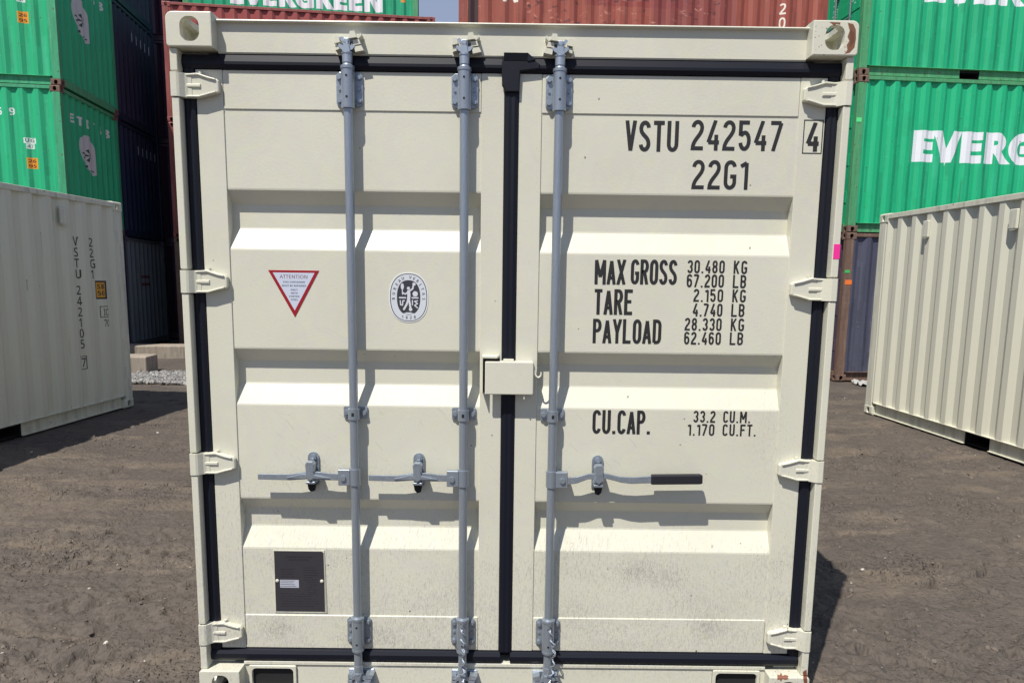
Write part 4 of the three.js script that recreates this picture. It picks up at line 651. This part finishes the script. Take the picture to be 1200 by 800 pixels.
const AY = 0.121, row = 'stacked containers in the left yard', rowR = 'stacked containers in the right yard';
{
  const n = [Math.sin(AY), Math.cos(AY)], e = [Math.cos(AY), -Math.sin(AY)], A = [-8.43, -10.82];
  const A1 = corner(A, AY, 1, 1);
  container({ label: 'dark ground-level container carrying the two bright green ones', group: row, at: A1, level: 0, turn: AY, frame: navyFrame, wall: navyWall, doors: 0 });
  container({ label: 'green container marked 659, with a globe badge on its shaded end', group: row, at: A1, level: 1, turn: AY, frame: greenFrame2, wall: greenWallA, end: greenEnd, casting: rustCast });
  container({ label: 'green container with a globe badge, stacked on the one marked 659', group: row, at: [A1[0] + 0.02, A1[1] - 0.02], level: 2, turn: AY, frame: greenFrame2, wall: greenWallB, end: greenEnd, casting: rustCast });
  const B = [A[0] - n[0] * 2.62 - e[0] * 0.08, A[1] - n[1] * 2.62 - e[1] * 0.08], B1 = corner(B, AY, 1, 1);
  container({ label: 'grey ground-level container under the dark navy stack', group: row, at: B1, level: 0, turn: AY, frame: greyFrame, wall: greyFrame, end: greyEnd });
  container({ label: 'navy container resting on the grey one, row of white figures on its end', group: row, at: B1, level: 1, turn: AY, frame: navyFrame, wall: navyWall, end: navyEnd });
  container({ label: 'navy container between two other navy ones in the dark stack', group: row, at: B1, level: 2, turn: AY, frame: navyFrame, wall: navyWall, end: navyEnd });
  container({ label: 'navy container on top of the dark stack', group: row, at: B1, level: 3, turn: AY, frame: navyFrame, wall: navyWall, end: navyEnd });
  const C = [-7.86, -13.72], C1 = corner(C, AY, -1, 1);
  container({ label: 'pale container with a rusty corner post at the foot of the red stack', group: row, at: C1, level: 0, turn: AY, frame: rustCast, wall: paleWall });
  container({ label: 'faded red container directly on the pale one', group: row, at: C1, level: 1, turn: AY, frame: redFrame, wall: redWall });
  container({ label: 'faded red container on top of its stack, its top rail showing above the beige doors', group: row, at: C1, level: 2, turn: AY, frame: redFrame, wall: redWall });
  const D = [C[0] - n[0] * 2.75 - e[0] * 0.42, C[1] - n[1] * 2.75 - e[1] * 0.42], D1 = corner(D, AY, -1, 1), E1 = [D1[0] - e[0] * (LEN + 0.12), D1[1] - e[1] * (LEN + 0.12)];
  for (let k = 0; k < 3; k++) {
    container({ label: 'green container of the back row, ' + ['on the ground', 'second from the ground', 'just under the lettered one'][k], group: row, at: D1, level: k, turn: AY, frame: greenFrame2, wall: greenWall2 });
    container({ label: 'plum container of the back row, ' + ['on the ground', 'second from the ground', 'just under the top one'][k], group: row, at: E1, level: k, turn: AY, frame: plumFrame, wall: plumWall });
  }
  container({ label: 'green container with white lettering standing behind the top red container', group: row, at: D1, level: 3, turn: AY, frame: greenFrame, wall: greenWall3 });
  container({ label: 'dark plum container beside the lettered green one in the back row', group: row, at: E1, level: 3, turn: AY, frame: plumFrame, wall: plumWall });
}
{
  const T = 0.082, P = [5.79, -9.5], e = [Math.cos(T), -Math.sin(T)], P1 = corner(P, T, -1, 1);
  const s1 = container({ label: 'slate blue ground-level container with a rusty corner post under the green pair', group: rowR, at: P1, level: 0, turn: T, frame: rustCast, wall: slateWall, end: plumDoor, doors: -1 });
  const s2 = container({ label: 'green container with large white lettering standing on the slate blue one', group: rowR, at: P1, level: 1, turn: T, frame: greenFrame, wall: greenWall, end: greenDoor, doors: -1, casting: rustCast });
  container({ label: 'topmost green lettered container of the right hand pair, on another lettered green one', group: rowR, at: [P1[0], P1[1] - 0.03], level: 2, turn: T, frame: greenFrame, wall: greenWall2, end: greenDoor, doors: -1, casting: rustCast });
  const mk = (rgb) => new THREE.MeshStandardMaterial({ color: new THREE.Color(...rgb), roughness: 0.6 }), hw = WID / 2, hl = LEN / 2;
  part('tag', bx(-hl + 0.03, -hl + 0.15, 1.7, 1.78, hw - 0.004, hw, 0.001), mk([0.9, 0.2, 0.03]), s1, 'orange tag on the rusty post').rotation.z = 0;
  part('tag', bx(-hl + 0.01, -hl + 0.1, 1.9, 1.95, hw - 0.004, hw, 0.001), mk([0.05, 0.5, 0.12]), s1); part('tag', bx(-hl + 0.01, -hl + 0.1, 1.83, 1.9, hw - 0.004, hw, 0.001), mk([0.1, 0.75, 0.25]), s2);
  const F = [P[0] - e[0] * 0.62, P[1] - e[1] * 0.62], F1 = corner(F, T, 1, 1);
  const lv = ['hidden ground-level container below the rusty brown one', 'hidden middle container below the rusty brown one'];
  for (let k = 0; k < 2; k++) container({ label: lv[k], group: rowR, at: F1, level: k, turn: T, frame: slateFrame, wall: slateWall });
  container({ label: 'rusty brown dented container on top, seen above the beige doors', group: rowR, at: F1, level: 2, turn: T, frame: brownFrame, wall: brownWall });
}

// ---------------------------------------------------------------- concrete kerb, gravel, scrap by the stacks
{
  const conc = new THREE.MeshStandardMaterial({ map: paintTile([150, 140, 126], 0.5, 501, [96, 88, 76]), roughness: 0.9 });
  const kerb = (label, x, z, turn, l, h, w) => { const g = plain(bx(-l / 2, l / 2, -0.05, h, -w / 2, w / 2, 0.03)); const o = new THREE.Mesh(uvMetres(g), conc); o.name = numbered('concrete_block'); o.position.set(x, -0.01, z); o.rotation.y = turn; o.userData = { label, category: 'kerb', group: 'concrete blocks at the foot of the stacks' }; o.castShadow = o.receiveShadow = true; scene.add(o); };
  kerb('low concrete block behind the gravel, next to the shaded beige container', -7.3, -9.6, 0.1, 1.8, 0.3, 0.5);
  kerb('long concrete block in front of the grey and pale ground-level containers', -6.4, -12.2, 0.12, 3.6, 0.26, 0.5);
  const r = mulberry(91), s = new THREE.IcosahedronGeometry(1, 0), N = 5000, v = new THREE.Vector3(), q = new THREE.Quaternion(), M = new THREE.Matrix4(), c = new THREE.Color(), im = new THREE.InstancedMesh(s, new THREE.MeshStandardMaterial({ color: 0xffffff, roughness: 0.85 }), N);
  for (let i = 0; i < N; i++) { const a = r(), x = -6.6 + 2.6 * a + (r() - 0.5) * 0.6, z = -8.0 - 2.6 * r() * (0.35 + 0.65 * a) - (1 - a) * 0.4, k = 0.014 + 0.03 * r() * r(); q.setFromEuler(new THREE.Euler(r() * 6, r() * 6, r() * 6)); M.compose(v.set(x, k * 0.2 + 0.01 * r(), z), q, new THREE.Vector3(k, k * 0.7, k)); im.setMatrixAt(i, M); const g = 0.1 + 0.3 * r() * r() + 0.1 * r(); im.setColorAt(i, c.setRGB(g, g * 0.98, g * 0.95)); }
  im.name = 'gravel'; im.userData = { kind: 'stuff', label: 'pale gravel spread beyond the shaded beige container', category: 'gravel' }; im.castShadow = im.receiveShadow = true; scene.add(im);
  const g = new THREE.PlaneGeometry(0.55, 0.4, 14, 10), p = g.attributes.position; for (let i = 0; i < p.count; i++) { const x = p.getX(i), y = p.getY(i); p.setXYZ(i, x + 0.03 * noise(x * 9, y * 9), 0.035 + 0.05 * noise(x * 6 + 3, y * 7), y); } g.computeVertexNormals();
  const rag = new THREE.Mesh(g, new THREE.MeshStandardMaterial({ color: new THREE.Color(0.34, 0.34, 0.33), roughness: 0.8 })); rag.name = 'plastic_scrap'; rag.position.set(6.25, 0.0, -9.15); rag.userData = { label: 'crumpled white plastic scrap at the foot of the rusty post', category: 'litter' }; rag.castShadow = rag.receiveShadow = true; scene.add(rag);
}
renderer.render(scene, camera);
